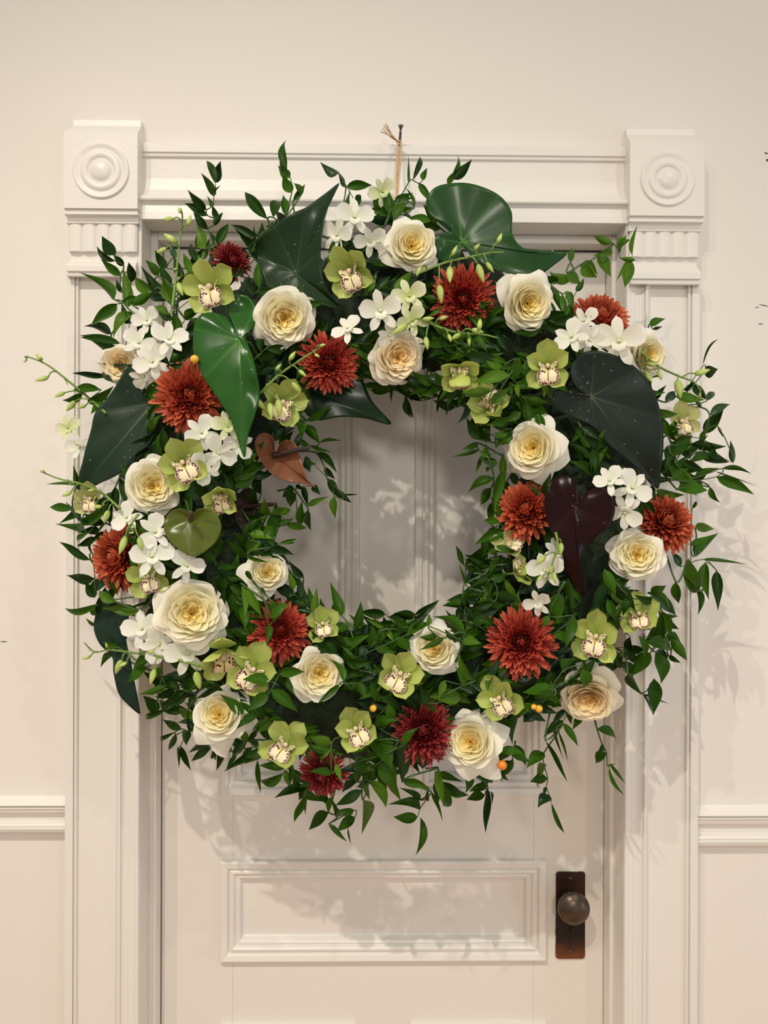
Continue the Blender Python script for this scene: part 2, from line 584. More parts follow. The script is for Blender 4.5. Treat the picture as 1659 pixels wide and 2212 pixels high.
# ------------------------------------------------------------------ plant materials
M_leaf = [
    new_mat('leaf_dark', (0.014, 0.046, 0.0030), 0.40, transl=0.15, objvar=0.35, spec=0.12),
    new_mat('leaf_mid', (0.033, 0.098, 0.0045), 0.38, transl=0.18, objvar=0.3, spec=0.13),
    new_mat('leaf_fresh', (0.075, 0.170, 0.010), 0.4, transl=0.22, objvar=0.2, spec=0.15),
    new_mat('leaf_grey', (0.016, 0.050, 0.014), 0.32, transl=0.1, objvar=0.25, spec=0.3),
]
M_stem = new_mat('stem_green', (0.045, 0.105, 0.022), 0.5)
M_budstem = new_mat('orchid_stem', (0.16, 0.26, 0.045), 0.45)
M_bud = new_mat('orchid_bud', (0.5, 0.62, 0.15), 0.45, ramp=[(0, (0.32, 0.45, 0.08)), (0.5, (0.56, 0.68, 0.20)), (1, (0.48, 0.58, 0.12))], transl=0.15)
M_rose = new_mat('rose_petal', (0.9, 0.85, 0.6), 0.55, ramp=[(0, (0.95, 0.74, 0.22)), (0.22, (0.95, 0.82, 0.38)), (0.5, (0.95, 0.89, 0.60)), (0.8, (0.94, 0.90, 0.74)), (1, (0.93, 0.91, 0.79))], transl=0.28, spec=0.2)
M_rosep = new_mat('rose_petal_peach', (0.9, 0.8, 0.6), 0.55, ramp=[(0, (0.95, 0.68, 0.24)), (0.3, (0.95, 0.78, 0.45)), (0.6, (0.95, 0.84, 0.60)), (0.85, (0.94, 0.88, 0.71)), (1, (0.93, 0.90, 0.77))], transl=0.28, spec=0.25)
M_mum = {
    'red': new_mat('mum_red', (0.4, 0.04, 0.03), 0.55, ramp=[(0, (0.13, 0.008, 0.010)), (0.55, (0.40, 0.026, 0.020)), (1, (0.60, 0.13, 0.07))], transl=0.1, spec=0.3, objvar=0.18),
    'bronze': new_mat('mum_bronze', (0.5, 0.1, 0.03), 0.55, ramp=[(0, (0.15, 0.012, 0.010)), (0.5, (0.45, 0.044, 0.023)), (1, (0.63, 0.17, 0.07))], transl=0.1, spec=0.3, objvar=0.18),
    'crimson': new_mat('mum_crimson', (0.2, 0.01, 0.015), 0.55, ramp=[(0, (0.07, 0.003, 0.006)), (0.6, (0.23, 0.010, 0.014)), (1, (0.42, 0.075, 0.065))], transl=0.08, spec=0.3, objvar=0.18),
}
M_tepal = new_mat('cymbidium_tepal', (0.45, 0.55, 0.12), 0.42, ramp=[(0, (0.30, 0.42, 0.06)), (0.5, (0.44, 0.54, 0.12)), (1, (0.53, 0.60, 0.17))], transl=0.25, objvar=0.12, spec=0.4)
M_tepal_pale = new_mat('cymbidium_tepal_pale', (0.5, 0.55, 0.2), 0.45, ramp=[(0, (0.42, 0.48, 0.12)), (1, (0.60, 0.62, 0.27))], transl=0.25, objvar=0.1)
M_column = new_mat('cymbidium_column', (0.70, 0.50, 0.36), 0.4, ramp=[(0, (0.50, 0.46, 0.20)), (0.6, (0.66, 0.48, 0.33)), (1, (0.78, 0.60, 0.48))])
M_dend = new_mat('dendrobium_white', (0.88, 0.88, 0.8), 0.5, ramp=[(0, (0.62, 0.70, 0.34)), (0.3, (0.86, 0.87, 0.72)), (1, (0.90, 0.88, 0.82))], transl=0.25, spec=0.3)
M_dendg = new_mat('dendrobium_green', (0.8, 0.85, 0.5), 0.5, ramp=[(0, (0.50, 0.60, 0.16)), (0.4, (0.72, 0.78, 0.40)), (1, (0.84, 0.85, 0.62))], transl=0.25, spec=0.3)
M_berry = new_mat('berry_orange', (0.80, 0.22, 0.01), 0.25, coat=0.5)
M_berryy = new_mat('berry_yellow', (0.78, 0.42, 0.03), 0.25, coat=0.5, var=0.2, vscale=150)
M_moss = new_mat('moss_base', (0.014, 0.030, 0.010), 0.9, var=0.5, vscale=60, bump=0.6, bscale=220)


def lip_material():
    m = bpy.data.materials.new('cymbidium_lip')
    m.use_nodes = True
    N, L = m.node_tree.nodes, m.node_tree.links
    b = N['Principled BSDF']
    b.inputs['Roughness'].default_value = 0.5
    at = N.new('ShaderNodeAttribute')
    at.attribute_name = 'marks'
    sp = N.new('ShaderNodeSeparateXYZ')
    L.new(at.outputs['Vector'], sp.inputs[0])

    def math_(op, a, b_=None, clamp=False):
        n = N.new('ShaderNodeMath')
        n.operation = op
        n.use_clamp = clamp
        for i, x in enumerate((a, b_)):
            if x is None:
                continue
            if isinstance(x, (int, float)):
                n.inputs[i].default_value = x
            else:
                L.new(x, n.inputs[i])
        return n.outputs[0]
    edge, au, v = sp.outputs[0], sp.outputs[1], sp.outputs[2]
    tc = N.new('ShaderNodeTexCoord')
    no = N.new('ShaderNodeTexNoise')
    no.inputs['Scale'].default_value = 24
    no.inputs['Detail'].default_value = 2
    L.new(tc.outputs['Object'], no.inputs['Vector'])
    vo = N.new('ShaderNodeTexVoronoi')
    vo.inputs['Scale'].default_value = 12
    L.new(tc.outputs['Object'], vo.inputs['Vector'])
    # blotched wine margin of the front lobe
    e1 = math_('ADD', edge, math_('MULTIPLY', math_('SUBTRACT', no.outputs['Fac'], 0.5), 1.25))
    m1 = math_('MULTIPLY', math_('GREATER_THAN', e1, 0.74), math_('GREATER_THAN', v, 0.5))
    m1 = math_('MULTIPLY', m1, math_('LESS_THAN', edge, 0.95))
    # wine line down the middle
    m2 = math_('MULTIPLY', math_('LESS_THAN', au, 0.045), math_('MULTIPLY', math_('GREATER_THAN', v, 0.3), math_('LESS_THAN', v, 0.86)))
    # spots and streaks on the side lobes
    m3 = math_('MULTIPLY', math_('LESS_THAN', vo.outputs['Distance'], 0.40), math_('MULTIPLY', math_('LESS_THAN', v, 0.62), math_('GREATER_THAN', au, 0.25)))
    wine = math_('MAXIMUM', m1, math_('MAXIMUM', m2, m3))
    # yellow callus in the middle
    yel = math_('MULTIPLY', math_('LESS_THAN', au, 0.3), math_('MULTIPLY', math_('GREATER_THAN', v, 0.35), math_('LESS_THAN', v, 0.62)))
    c1 = N.new('ShaderNodeMix')
    c1.data_type = 'RGBA'
    c1.inputs['A'].default_value = (0.80, 0.72, 0.46, 1)
    c1.inputs['B'].default_value = (0.80, 0.68, 0.20, 1)
    L.new(math_('MULTIPLY', yel, 0.7), c1.inputs['Factor'])
    c2 = N.new('ShaderNodeMix')
    c2.data_type = 'RGBA'
    c2.inputs['B'].default_value = (0.105, 0.006, 0.018, 1)
    L.new(c1.outputs['Result'], c2.inputs['A'])
    L.new(wine, c2.inputs['Factor'])
    L.new(c2.outputs['Result'], b.inputs['Base Color'])
    return m


M_lip = lip_material()

# ------------------------------------------------------------------ leaf shapes of the ruscus
def leaf_mesh(name, mat, curl, fold, twist, bend, n=9):
    V = []
    us = (-1, -0.5, 0, 0.5, 1)
    for j in range(n):
        s = j / (n - 1)
        w = 0.5 * (math.sin(math.pi * min(1, s ** 0.74)) ** 1.05) * (1.06 - 0.30 * s) + 0.012 * (1 - s)
        if s > 0.93:
            w *= 0.6
        tw = twist * (s - 0.3)
        for u in us:
            y = u * w
            z = fold * abs(u) ** 1.3 * w
            y2 = y * math.cos(tw) - z * math.sin(tw)
            z2 = y * math.sin(tw) * 0.4 + z * math.cos(tw)
            V.append((s, y2 + bend * math.sin(math.pi * s) * 0.3, z2 * 0.5 + curl * (math.sin(math.pi * s) * 0.5 - s * s * 0.35)))
    return mesh(name, V, grid_faces(5, n), mat)


LEAVES = []
for mi, m in enumerate(M_leaf):
    LEAVES.append([leaf_mesh('leaf', m, c, f_, t, b) for c, f_, t, b in ((0.12, 0.5, 0.2, 0.0), (0.25, 0.3, -0.5, 0.3), (-0.10, 0.6, 0.4, -0.3), (0.32, 0.45, 0.9, 0.15), (0.05, 0.35, -0.9, -0.15), (-0.22, 0.4, 0.0, 0.25))])
NRUSCUS = [0]


def leaf_matrix(A, B, w, tilt, side):
    """a leaf from A to B, w wide, turned about its own length by tilt degrees from facing the camera"""
    X = B - A
    ln = X.length
    X.normalize()
    view = (CAM - (A + B) / 2).normalized()
    Zv = view - X * view.dot(X)
    if Zv.length < 1e-4:
        Zv = Vector((0, 0, 1)) - X * X.z
    Zv.normalize()
    Yv = Zv.cross(X)
    c, q = math.cos(math.radians(tilt)), math.sin(math.radians(tilt))
    Zn = Zv * c + Yv * q
    Yn = Zn.cross(X)
    return Matrix(((X.x * ln, Yn.x * w, Zn.x * ln * side, A.x), (X.y * ln, Yn.y * w, Zn.y * ln * side, A.y), (X.z * ln, Yn.z * w, Zn.z * ln * side, A.z), (0, 0, 0, 1)))


def sprig(label, root, leaves, tone=1, dy=0.0, group=None, rng=None, stem=True, name='ruscus_sprig', wid=0.40, jit=0.012, spread=0.0):
    """root and leaves in photo pixels; a leaf is (base x, base y, tip x, tip y[, width px])"""
    rng = rng or random.Random(hash((round(root[0]), round(root[1]), len(leaves))) & 0xffff)
    ry = ydep(*root) + 0.03 + dy
    p0 = P(root[0], root[1], ry)
    t = thing(name, label, 'leaf sprig', Matrix.Translation(p0), group)
    pts = [p0]
    last = (root[0], root[1], ry)
    for L_ in leaves:
        bx, by, tx, ty = L_[:4]
        yb = ydep(bx, by) + dy + rng.uniform(-jit, jit)
        if math.hypot(bx - last[0], by - last[1]) > 6:
            pts.append(P(bx, by, yb))
            last = (bx, by, yb)
        yt = ydep((bx + tx) / 2, (by + ty) / 2) + dy + rng.uniform(-0.02, 0.012) - spread
        A, B = P(bx, by, yb), P(tx, ty, yt)
        lp = math.hypot(tx - bx, ty - by)
        w = (L_[4] if len(L_) > 4 else lp * wid * rng.uniform(0.85, 1.15)) * mpp(yb)
        tl = rng.uniform(-38, 38)
        tn = tone
        if rng.random() < 0.3:
            tn = rng.choice((0, 1, 1, 2, 3))
        M = leaf_matrix(A - p0, B - p0, 1, 0, 1)
        M = Matrix.Translation(-p0) @ leaf_matrix(A, B, w / max(0.35, math.cos(math.radians(tl))), tl, rng.choice((1, -1, 1)))
        ob('leaf', rng.choice(LEAVES[tn]), t, M)
    if stem and len(pts) > 1:
        if len(pts) > 2:
            pts = [Vector(q) for q in catmull([tuple(q) for q in pts], 3)]
        n = len(pts)
        v, f = tube([q - p0 for q in pts], [0.0016 - 0.0010 * i / n for i in range(n)], 5)
        ob('stem', mesh('stem', v, f, M_stem), t)
    NRUSCUS[0] += len(leaves)
    return t


# ------------------------------------------------------------------ roses
def rose_proto(seed, N, mat, openness=1.0, pointy=0.5, ruffle=1.0, heart=0.0):
    rng = random.Random(seed)
    out = []
    for i in range(N):
        t = i / (N - 1)
        ang = i * 2.39996 + rng.uniform(-0.3, 0.3)
        if t < 0.22 and heart:
            ang = rng.choice((0, 1.3, 2.6, 3.9, 5.1)) + rng.uniform(-0.35, 0.35)
        g = max(0.0, (t - 0.72) / 0.28)                 # outer guard petals
        Rt = (0.07 + 0.80 * t ** 0.92) * (1 + rng.uniform(-0.05, 0.05))
        zt = 0.02 + 0.24 * math.sin(math.pi * min(1, 0.08 + t * 0.95)) - 0.42 * openness * g ** 1.3 + rng.uniform(-0.035, 0.035)
        rb = 0.02 + 0.20 * t
        zb = zt - 0.22 - 0.42 * t
        w = 1.55 - 0.75 * t
        lip = 0.015 + 0.05 * t + 0.13 * openness * g
        tip = pointy * 0.13 * g * rng.uniform(0.3, 1.3)
        ph1, ph2, ph3 = (rng.uniform(0, 6.28) for _ in range(3))
        am = ruffle * (0.022 + 0.028 * rng.random()) * (1.5 - 0.5 * t)
        nu, nv = 15, 9
        V, T = [], []
        for j in range(nv):
            v0 = j / (nv - 1)
            for k in range(nu):
                u = -1 + 2 * k / (nu - 1)
                vm = 1 - 0.20 * abs(u) ** 3 + tip * (1 - abs(u)) ** 2 + 0.04 * ruffle * math.sin(4 * u + ph3)
                v = v0 * vm
                vv = min(v, 1.0)
                bowl = 1 - (1 - vv) ** 2.1
                flare = vv ** (1.1 + 0.3 * t)
                rho = rb + (Rt - rb) * (bowl * (1 - 0.75 * g) + flare * 0.75 * g)
                z = zb + (zt - zb) * (vv ** 1.05 * (1 - g) + (1 - (1 - vv) ** 1.9) * g)
                e = max(0.0, (v - 0.75) / 0.25)
                rho += lip * e * e
                z -= lip * 0.8 * e * e
                th = ang + u * w * math.sin(math.pi * (0.20 + 0.36 * vv))
                wv = am * v * v * (math.sin(3.1 * u + ph1) + 0.8 * math.sin(5.7 * u + ph2))
                rho += wv
                z += wv * 0.7
                q = max(0.0, abs(u) - 0.6) / 0.4
                z -= 0.09 * g * q * q * v
                rho -= 0.05 * (1 - g) * q * q * v * t
                V.append((rho * math.cos(th), rho * math.sin(th), z))
                T.append(min(1, max(0, 0.04 + 0.92 * t ** 0.9 + 0.34 * (vv - 0.8))))
        out.append(mesh('petal', V, grid_faces(nu, nv), mat, tint=T))
    return out


ROSES = {
    'open': rose_proto(11, 56, M_rose, 0.8, 0.3, 1.3, 1.0),
    'cup': rose_proto(23, 46, M_rose, 0.8, 0.8, 0.9),
    'point': rose_proto(37, 44, M_rose, 1.0, 1.3, 0.8),
    'peach': rose_proto(51, 50, M_rosep, 0.8, 0.5, 1.3, 1.0),
    'peach_open': rose_proto(64, 46, M_rosep, 1.0, 0.7, 1.0, 1.0),
}
SEPAL = None
v_, f_ = lathe([(0.001, -0.85), (0.14, -0.8), (0.20, -0.7), (0.22, -0.58), (0.3, -0.5)], 10)
CALYX = mesh('calyx', v_, f_, M_leaf[2])
v_, f_ = tube([(0, 0, -0.8), (0.02, 0, -1.2), (0, 0.03, -1.7)], 0.05, 6)
FSTEM = mesh('flower_stem', v_, f_, M_stem)
NAMED = []            # photo x, y, short name of a bloom or big leaf
FLOWERS = []          # photo x, y, radius: keeps the filling leaves off the blooms


def bloom_at(px, py, rpx, dx, dz, roll, lift):
    y = ydep(px, py) + lift
    p = P(px, py, y)
    FLOWERS.append((px, py, rpx))
    return frame(p, facing(p, dx, dz), roll, rpx * mpp(y))


def rose(label, kind, px, py, r, dx=0.0, dz=0.0, roll=0.0, lift=-0.005):
    t = thing('rose', label, 'rose', bloom_at(px, py, r, dx, dz, roll, lift), 'cream roses in the wreath')
    for me in ROSES[kind]:
        ob('petal', me, t)
    ob('calyx', CALYX, t)
    ob('stem', FSTEM, t)


# ------------------------------------------------------------------ chrysanthemums
def mum_petal(mat, curl, wid, cup, split=0.0):
    V, T = [], []
    n = 6
    for j in range(n):
        s = j / (n - 1)
        w = wid * (0.45 + 0.75 * math.sin(math.pi * (0.12 + 0.62 * s))) * (0.32 if j == n - 1 else 1.0)
        a = curl * s * s
        x = s - 0.16 * curl * s ** 3
        z = 0.5 * a
        for u in (-1, 0, 1):
            V.append((x - (split if (u == 0 and j == n - 1) else 0), u * w, z + cup * abs(u) * w))
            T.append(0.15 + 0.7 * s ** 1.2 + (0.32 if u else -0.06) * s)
    return mesh('petal', V, grid_faces(3, n), mat, tint=T)


def mum_proto(seed, kind, K=215, ncore=70, incurve=1.0, wid=1.0):
    rng = random.Random(seed)
    mat = M_mum[kind]
    shapes = [mum_petal(mat, c, w * wid, cu) for c, w, cu in ((0.55 * incurve, 0.11, 0.7), (0.40 * incurve, 0.10, 0.9), (0.25 * incurve, 0.095, 0.6), (0.05, 0.09, 0.8))]
    parts, core = [], []
    for k in range(K):
        t = k / (K - 1)
        ang = k * 2.39996 + rng.uniform(-0.12, 0.12)
        alpha = math.radians(-16 + 120 * t ** 0.70 + rng.uniform(-6, 6))      # from the flower's axis
        rb = 0.02 + 0.29 * t ** 0.55
        zb = -0.10 - 0.34 * t
        L = (0.20 + 0.58 * t ** 0.62) * rng.uniform(0.9, 1.1)
        d = Vector((math.sin(alpha) * math.cos(ang), math.sin(alpha) * math.sin(ang), math.cos(alpha)))
        inw = Vector((-math.cos(alpha) * math.cos(ang), -math.cos(alpha) * math.sin(ang), math.sin(alpha)))
        yy = inw.cross(d)
        rl = rng.uniform(-0.3, 0.3)
        inw2 = inw * math.cos(rl) + yy * math.sin(rl)
        yy = inw2.cross(d)
        W = L * (0.75 + 0.45 * (1 - t))
        M = Matrix(((d.x * L, yy.x * W, inw2.x * L, rb * math.cos(ang)), (d.y * L, yy.y * W, inw2.y * L, rb * math.sin(ang)), (d.z * L, yy.z * W, inw2.z * L, zb), (0, 0, 0, 1)))
        sh = 0 if t < 0.3 else (rng.choice((0, 1)) if t < 0.55 else (rng.choice((1, 2)) if t < 0.8 else rng.choice((2, 3))))
        if k < ncore:
            core.append((shapes[0], M))
        else:
            parts.append((shapes[sh], M))
    V, F, T = [], [], []
    for me, M in core:
        n = len(V)
        V += [M @ v.co for v in me.vertices]
        F += [tuple(i + n for i in p.vertices) for p in me.polygons]
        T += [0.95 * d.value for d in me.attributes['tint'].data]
    cm = mesh('flower_center', V, F, mat, tint=T)
    v, f = lathe([(0.001, -0.62), (0.16, -0.58), (0.3, -0.5), (0.34, -0.4), (0.2, -0.3), (0.05, -0.1)], 12)
    return cm, parts, mesh('receptacle', v, f, mat if False else M_leaf[1])


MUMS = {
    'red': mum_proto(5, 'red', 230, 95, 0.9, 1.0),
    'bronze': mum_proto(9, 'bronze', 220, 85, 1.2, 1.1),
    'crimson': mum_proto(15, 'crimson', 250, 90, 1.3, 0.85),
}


def mum(label, kind, px, py, r, dx=0.0, dz=0.0, roll=0.0, lift=-0.005):
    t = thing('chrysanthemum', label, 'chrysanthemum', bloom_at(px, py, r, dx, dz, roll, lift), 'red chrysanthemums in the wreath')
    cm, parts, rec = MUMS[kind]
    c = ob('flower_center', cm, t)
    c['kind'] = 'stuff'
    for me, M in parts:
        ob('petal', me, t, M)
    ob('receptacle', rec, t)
    ob('stem', FSTEM, t)


# ------------------------------------------------------------------ cymbidium orchids
def tepal_mesh(mat, wid, cup, reflex, seed, name='petal', tipw=0.35):
    rng = random.Random(seed)
    V, T = [], []
    n = 14
    us = (-1, -0.78, -0.5, -0.25, 0, 0.25, 0.5, 0.78, 1)
    ph = rng.uniform(0, 6)
    for j in range(n):
        s = j / (n - 1)
        w = wid * (0.14 + 0.86 * math.sin(math.pi * (0.06 + (0.70 if tipw > 0.4 else 0.76) * s)) ** 1.1)
        if s > 0.80:
            w *= max(0.03, 1 - ((s - 0.80) / 0.2) ** (1.3 + 1.6 * tipw)) ** 0.6
        for u in us:
            y = u * w * 0.5
            z = cup * (0.55 * s * s) + cup * 0.55 * (u * u) * w - reflex * s ** 3 + 0.02 * math.sin(5 * s + ph + 2 * u) * s
            V.append((s * (1 - 0.04 * u * u), y, z))
            T.append(0.15 + 0.85 * s)
    return mesh(name, V, grid_faces(len(us), n), mat, tint=T)


def lip_mesh(seed):
    rng = random.Random(seed)
    V, C = [], []
    nu, nv = 15, 13
    ph = rng.uniform(0, 6)
    for j in range(nv):
        v = j / (nv - 1)
        for k in range(nu):
            u = -1 + 2 * k / (nu - 1)
            # half width: side lobes, waist, then the broad front lobe
            w = 0.10 + 0.20 * math.sin(math.pi * min(1, v / 0.55)) ** 0.7 if v < 0.5 else 0.0
            if v >= 0.5:
                q = (v - 0.5) / 0.5
                w = 0.16 + 0.15 * math.sin(math.pi * min(1, 0.12 + 0.68 * q)) - 0.12 * q ** 4
            ruf = 0.045 * math.sin(9 * u + ph + 5 * v) * abs(u) ** 2 * (v ** 1.5) + 0.04 * math.sin(11 * u + ph) * max(0, v - 0.8) * 5 * 0.4
            # path: forward, then bending down
            if v < 0.5:
                py_, pz_ = -0.10 - 0.10 * v, 0.06 + 0.62 * v
                side = 0.9 * (0.5 - v) / 0.5 + 0.35
            else:
                q = (v - 0.5) / 0.5
                py_, pz_ = -0.15 - 0.40 * q, 0.37 + 0.10 * math.sin(math.pi * 0.6 * q) - 0.10 * q * q
                side = 0.35 * (1 - q) - 0.1 * q
            y = py_ + side * abs(u) ** 1.6 * w * 1.1
            z = pz_ + ruf + 0.06 * abs(u) * (1 if v < 0.5 else 0)
            V.append((u * w * (1.0 if v > 0.5 else 0.85), y + ruf * 0.4, z))
            q = max(0, (v - 0.5) / 0.5)
            C.append((max(abs(u) ** 1.4, q ** 1.5), abs(u), v))
    return mesh('lip', V, grid_faces(nu, nv), M_lip, colattr=C)


TEP = {m.name: [tepal_mesh(m, w, c, r_, i, tipw=0.55) for i, (w, c, r_) in enumerate(((0.72, 0.45, 0.05), (0.66, 0.62, 0.10), (0.78, 0.30, 0.0)))] for m in (M_tepal, M_tepal_pale)}
LIPS = [lip_mesh(s) for s in (3, 8)]
v_, f_ = tube([(0, 0.02, 0.02), (0, 0.05, 0.16), (0, 0.05, 0.28), (0, 0.02, 0.37), (0, -0.01, 0.41)], [0.075, 0.07, 0.07, 0.085, 0.04], 10)
COLUMN = mesh('column', v_, f_, M_column, tint=[i // 10 / 4 for i in range(50)])
v_, f_ = tube([(0, 0, 0.03), (0, -0.05, -0.3), (0, -0.2, -0.7)], [0.07, 0.05, 0.04], 6)
OSTEM = mesh('pedicel', v_, f_, M_budstem)


def cymbidium(label, px, py, r, dx=0.0, dz=0.0, roll=0.0, lift=-0.012, pale=False, hood=0.0, cup=1.5):
    t = thing('cymbidium_orchid', label, 'orchid', bloom_at(px, py, r, dx, dz, roll, lift), 'green cymbidium orchids in the wreath')
    FLOWERS[-1] = (px, py, r * 0.8)
    rng = random.Random(int(px * 7 + py))
    T_ = TEP[(M_tepal_pale if pale else M_tepal).name]
    for i, (a, s, tilt) in enumerate(((90, 1.0, 12 + hood), (28, 0.95, 14), (152, 0.95, 14), (-48, 0.98, 10), (-132, 0.98, 10))):
        a += rng.uniform(-7, 7)
        tl = math.radians((tilt + rng.uniform(-8, 10)) * cup)
        M = Matrix.Rotation(math.radians(a), 4, 'Z') @ Matrix.Rotation(-tl, 4, 'Y') @ Matrix.Translation((0.05, 0, 0)) @ Matrix.Diagonal((s, s, s, 1)).to_4x4()
        ob('sepal' if i in (0, 3, 4) else 'petal', T_[(i + int(px)) % 3], t, M)
    ob('lip', LIPS[int(px) % 2], t, Matrix.Diagonal((1.32, 1.2, 1.2, 1)).to_4x4())
    ob('column', COLUMN, t)
    ob('pedicel', OSTEM, t)


# ------------------------------------------------------------------ dendrobium orchids
DTEP = {}
for m in (M_dend, M_dendg):
    DTEP[m.name] = [tepal_mesh(m, 0.46, 0.12, 0.10, 41, tipw=0.25), tepal_mesh(m, 0.80, 0.16, 0.08, 42, tipw=0.5), tepal_mesh(m, 0.44, 0.05, 0.15, 43, tipw=0.2)]
    V, T = [], []
    for j in range(7):
        s = j / 6
        w = 0.10 + 0.15 * math.sin(math.pi * min(1, 0.15 + 0.7 * s)) - (0.17 if j == 6 else 0)
        for u in (-1, -0.5, 0, 0.5, 1):
            V.append((u * w, -0.06 - 0.30 * s ** 1.6 + 0.35 * abs(u) ** 1.5 * w * (1.2 - s), 0.05 + 0.40 * s - 0.22 * s ** 2.4))
            T.append(0.1 + 0.8 * s)
    DTEP[m.name].append(mesh('lip', V, grid_faces(5, 7), m, tint=T))
v_, f_ = tube([(0, 0.02, 0.0), (0, 0.04, 0.10), (0, 0.02, 0.18), (0, -0.02, 0.21)], [0.05, 0.06, 0.06, 0.03], 8)
DCOL = {m.name: mesh('column', v_, f_, m, tint=[0.05 + 0.1 * (i // 8) for i in range(32)]) for m in (M_dend, M_dendg)}


def dendrobium(label, px, py, r, dx=0.0, dz=0.0, roll=0.0, lift=-0.015, green=False):
    t = thing('dendrobium_orchid', label, 'orchid', bloom_at(px, py, r, dx, dz, roll, lift), 'white dendrobium orchids in the wreath')
    FLOWERS[-1] = (px, py, r * 0.7)
    rng = random.Random(int(px * 3 + py))
    m = (M_dendg if green else M_dend).name
    D = DTEP[m]
    for i, (a, s, tl, k) in enumerate(((90, 0.92, 5, 0), (22, 1.0, 6, 1), (158, 1.0, 6, 1), (-58, 0.92, 8, 2), (-122, 0.92, 8, 2))):
        a += rng.uniform(-8, 8)
        tl = math.radians(tl + rng.uniform(-12, 18))
        M = Matrix.Rotation(math.radians(a), 4, 'Z') @ Matrix.Rotation(-tl, 4, 'Y') @ Matrix.Translation((0.04, 0, 0)) @ Matrix.Diagonal((s, s, s, 1)).to_4x4()
        ob('petal' if k == 1 else 'sepal', D[k], t, M)
    ob('lip', D[3], t)
    ob('column', DCOL[m], t)
    ob('pedicel', OSTEM, t, Matrix.Diagonal((0.7, 0.7, 1, 1)).to_4x4())


# ------------------------------------------------------------------ orchid bud sprays
V, F = lathe([(0.004, 0.0), (0.12, 0.06), (0.20, 0.22), (0.22, 0.42), (0.17, 0.66), (0.08, 0.88), (0.005, 1.0)], 10)
V = [(x + 0.10 * z * z, y * 0.85, z) for x, y, z in V]
BUD = mesh('bud', V, F, M_bud, tint=[v[2] for v in V])


def bud_spray(label, stem, buds, dy=-0.02, rad=0.0021):
    """stem: photo points; buds: (stem x, stem y, bud base x, y, bud tip x, y)"""
    y0 = ydep(*stem[0]) + dy
    p0 = P(stem[0][0], stem[0][1], y0)
    t = thing('orchid_bud_spray', label, 'bud spray', Matrix.Translation(p0), 'stems of orchid buds')
    pts = [P(x, y, ydep(x, y) + dy - 0.012 * i / max(1, len(stem) - 1)) for i, (x, y) in enumerate(stem)]
    pts = [Vector(q) for q in catmull([tuple(q) for q in pts], 5)]
    n = len(pts)
    v, f = tube([q - p0 for q in pts], [rad * (1 - 0.55 * i / n) for i in range(n)], 7)
    ob('stem', mesh('stem', v, f, M_budstem), t)
    rng = random.Random(int(stem[0][0]))
    for sx, sy, bx, by, tx, ty in buds:
        s = P(sx, sy, 0)
        near = min(pts, key=lambda q: ((q - CAM).normalized() - (s - CAM).normalized()).length)
        yb = near.y - 0.006 + rng.uniform(-0.006, 0.004)
        b, e = P(bx, by, yb), P(tx, ty, yb + rng.uniform(-0.006, 0.006))
        X = e - b
        ln = X.length
        M = frame(b - p0, X, rng.uniform(0, 360), ln)
        mid = (near + b) / 2 - FWD * 0.004 + Vector((0, 0, 0.003))
        q = [Vector(x) for x in catmull([tuple(near), tuple(mid), tuple(b + X * 0.05)], 3)]
        v, f = tube([x - p0 for x in q], 0.0011, 5)
        o = ob('pedicel', mesh('pedicel', v, f, M_budstem), t)
        ob('bud', BUD, o, M)


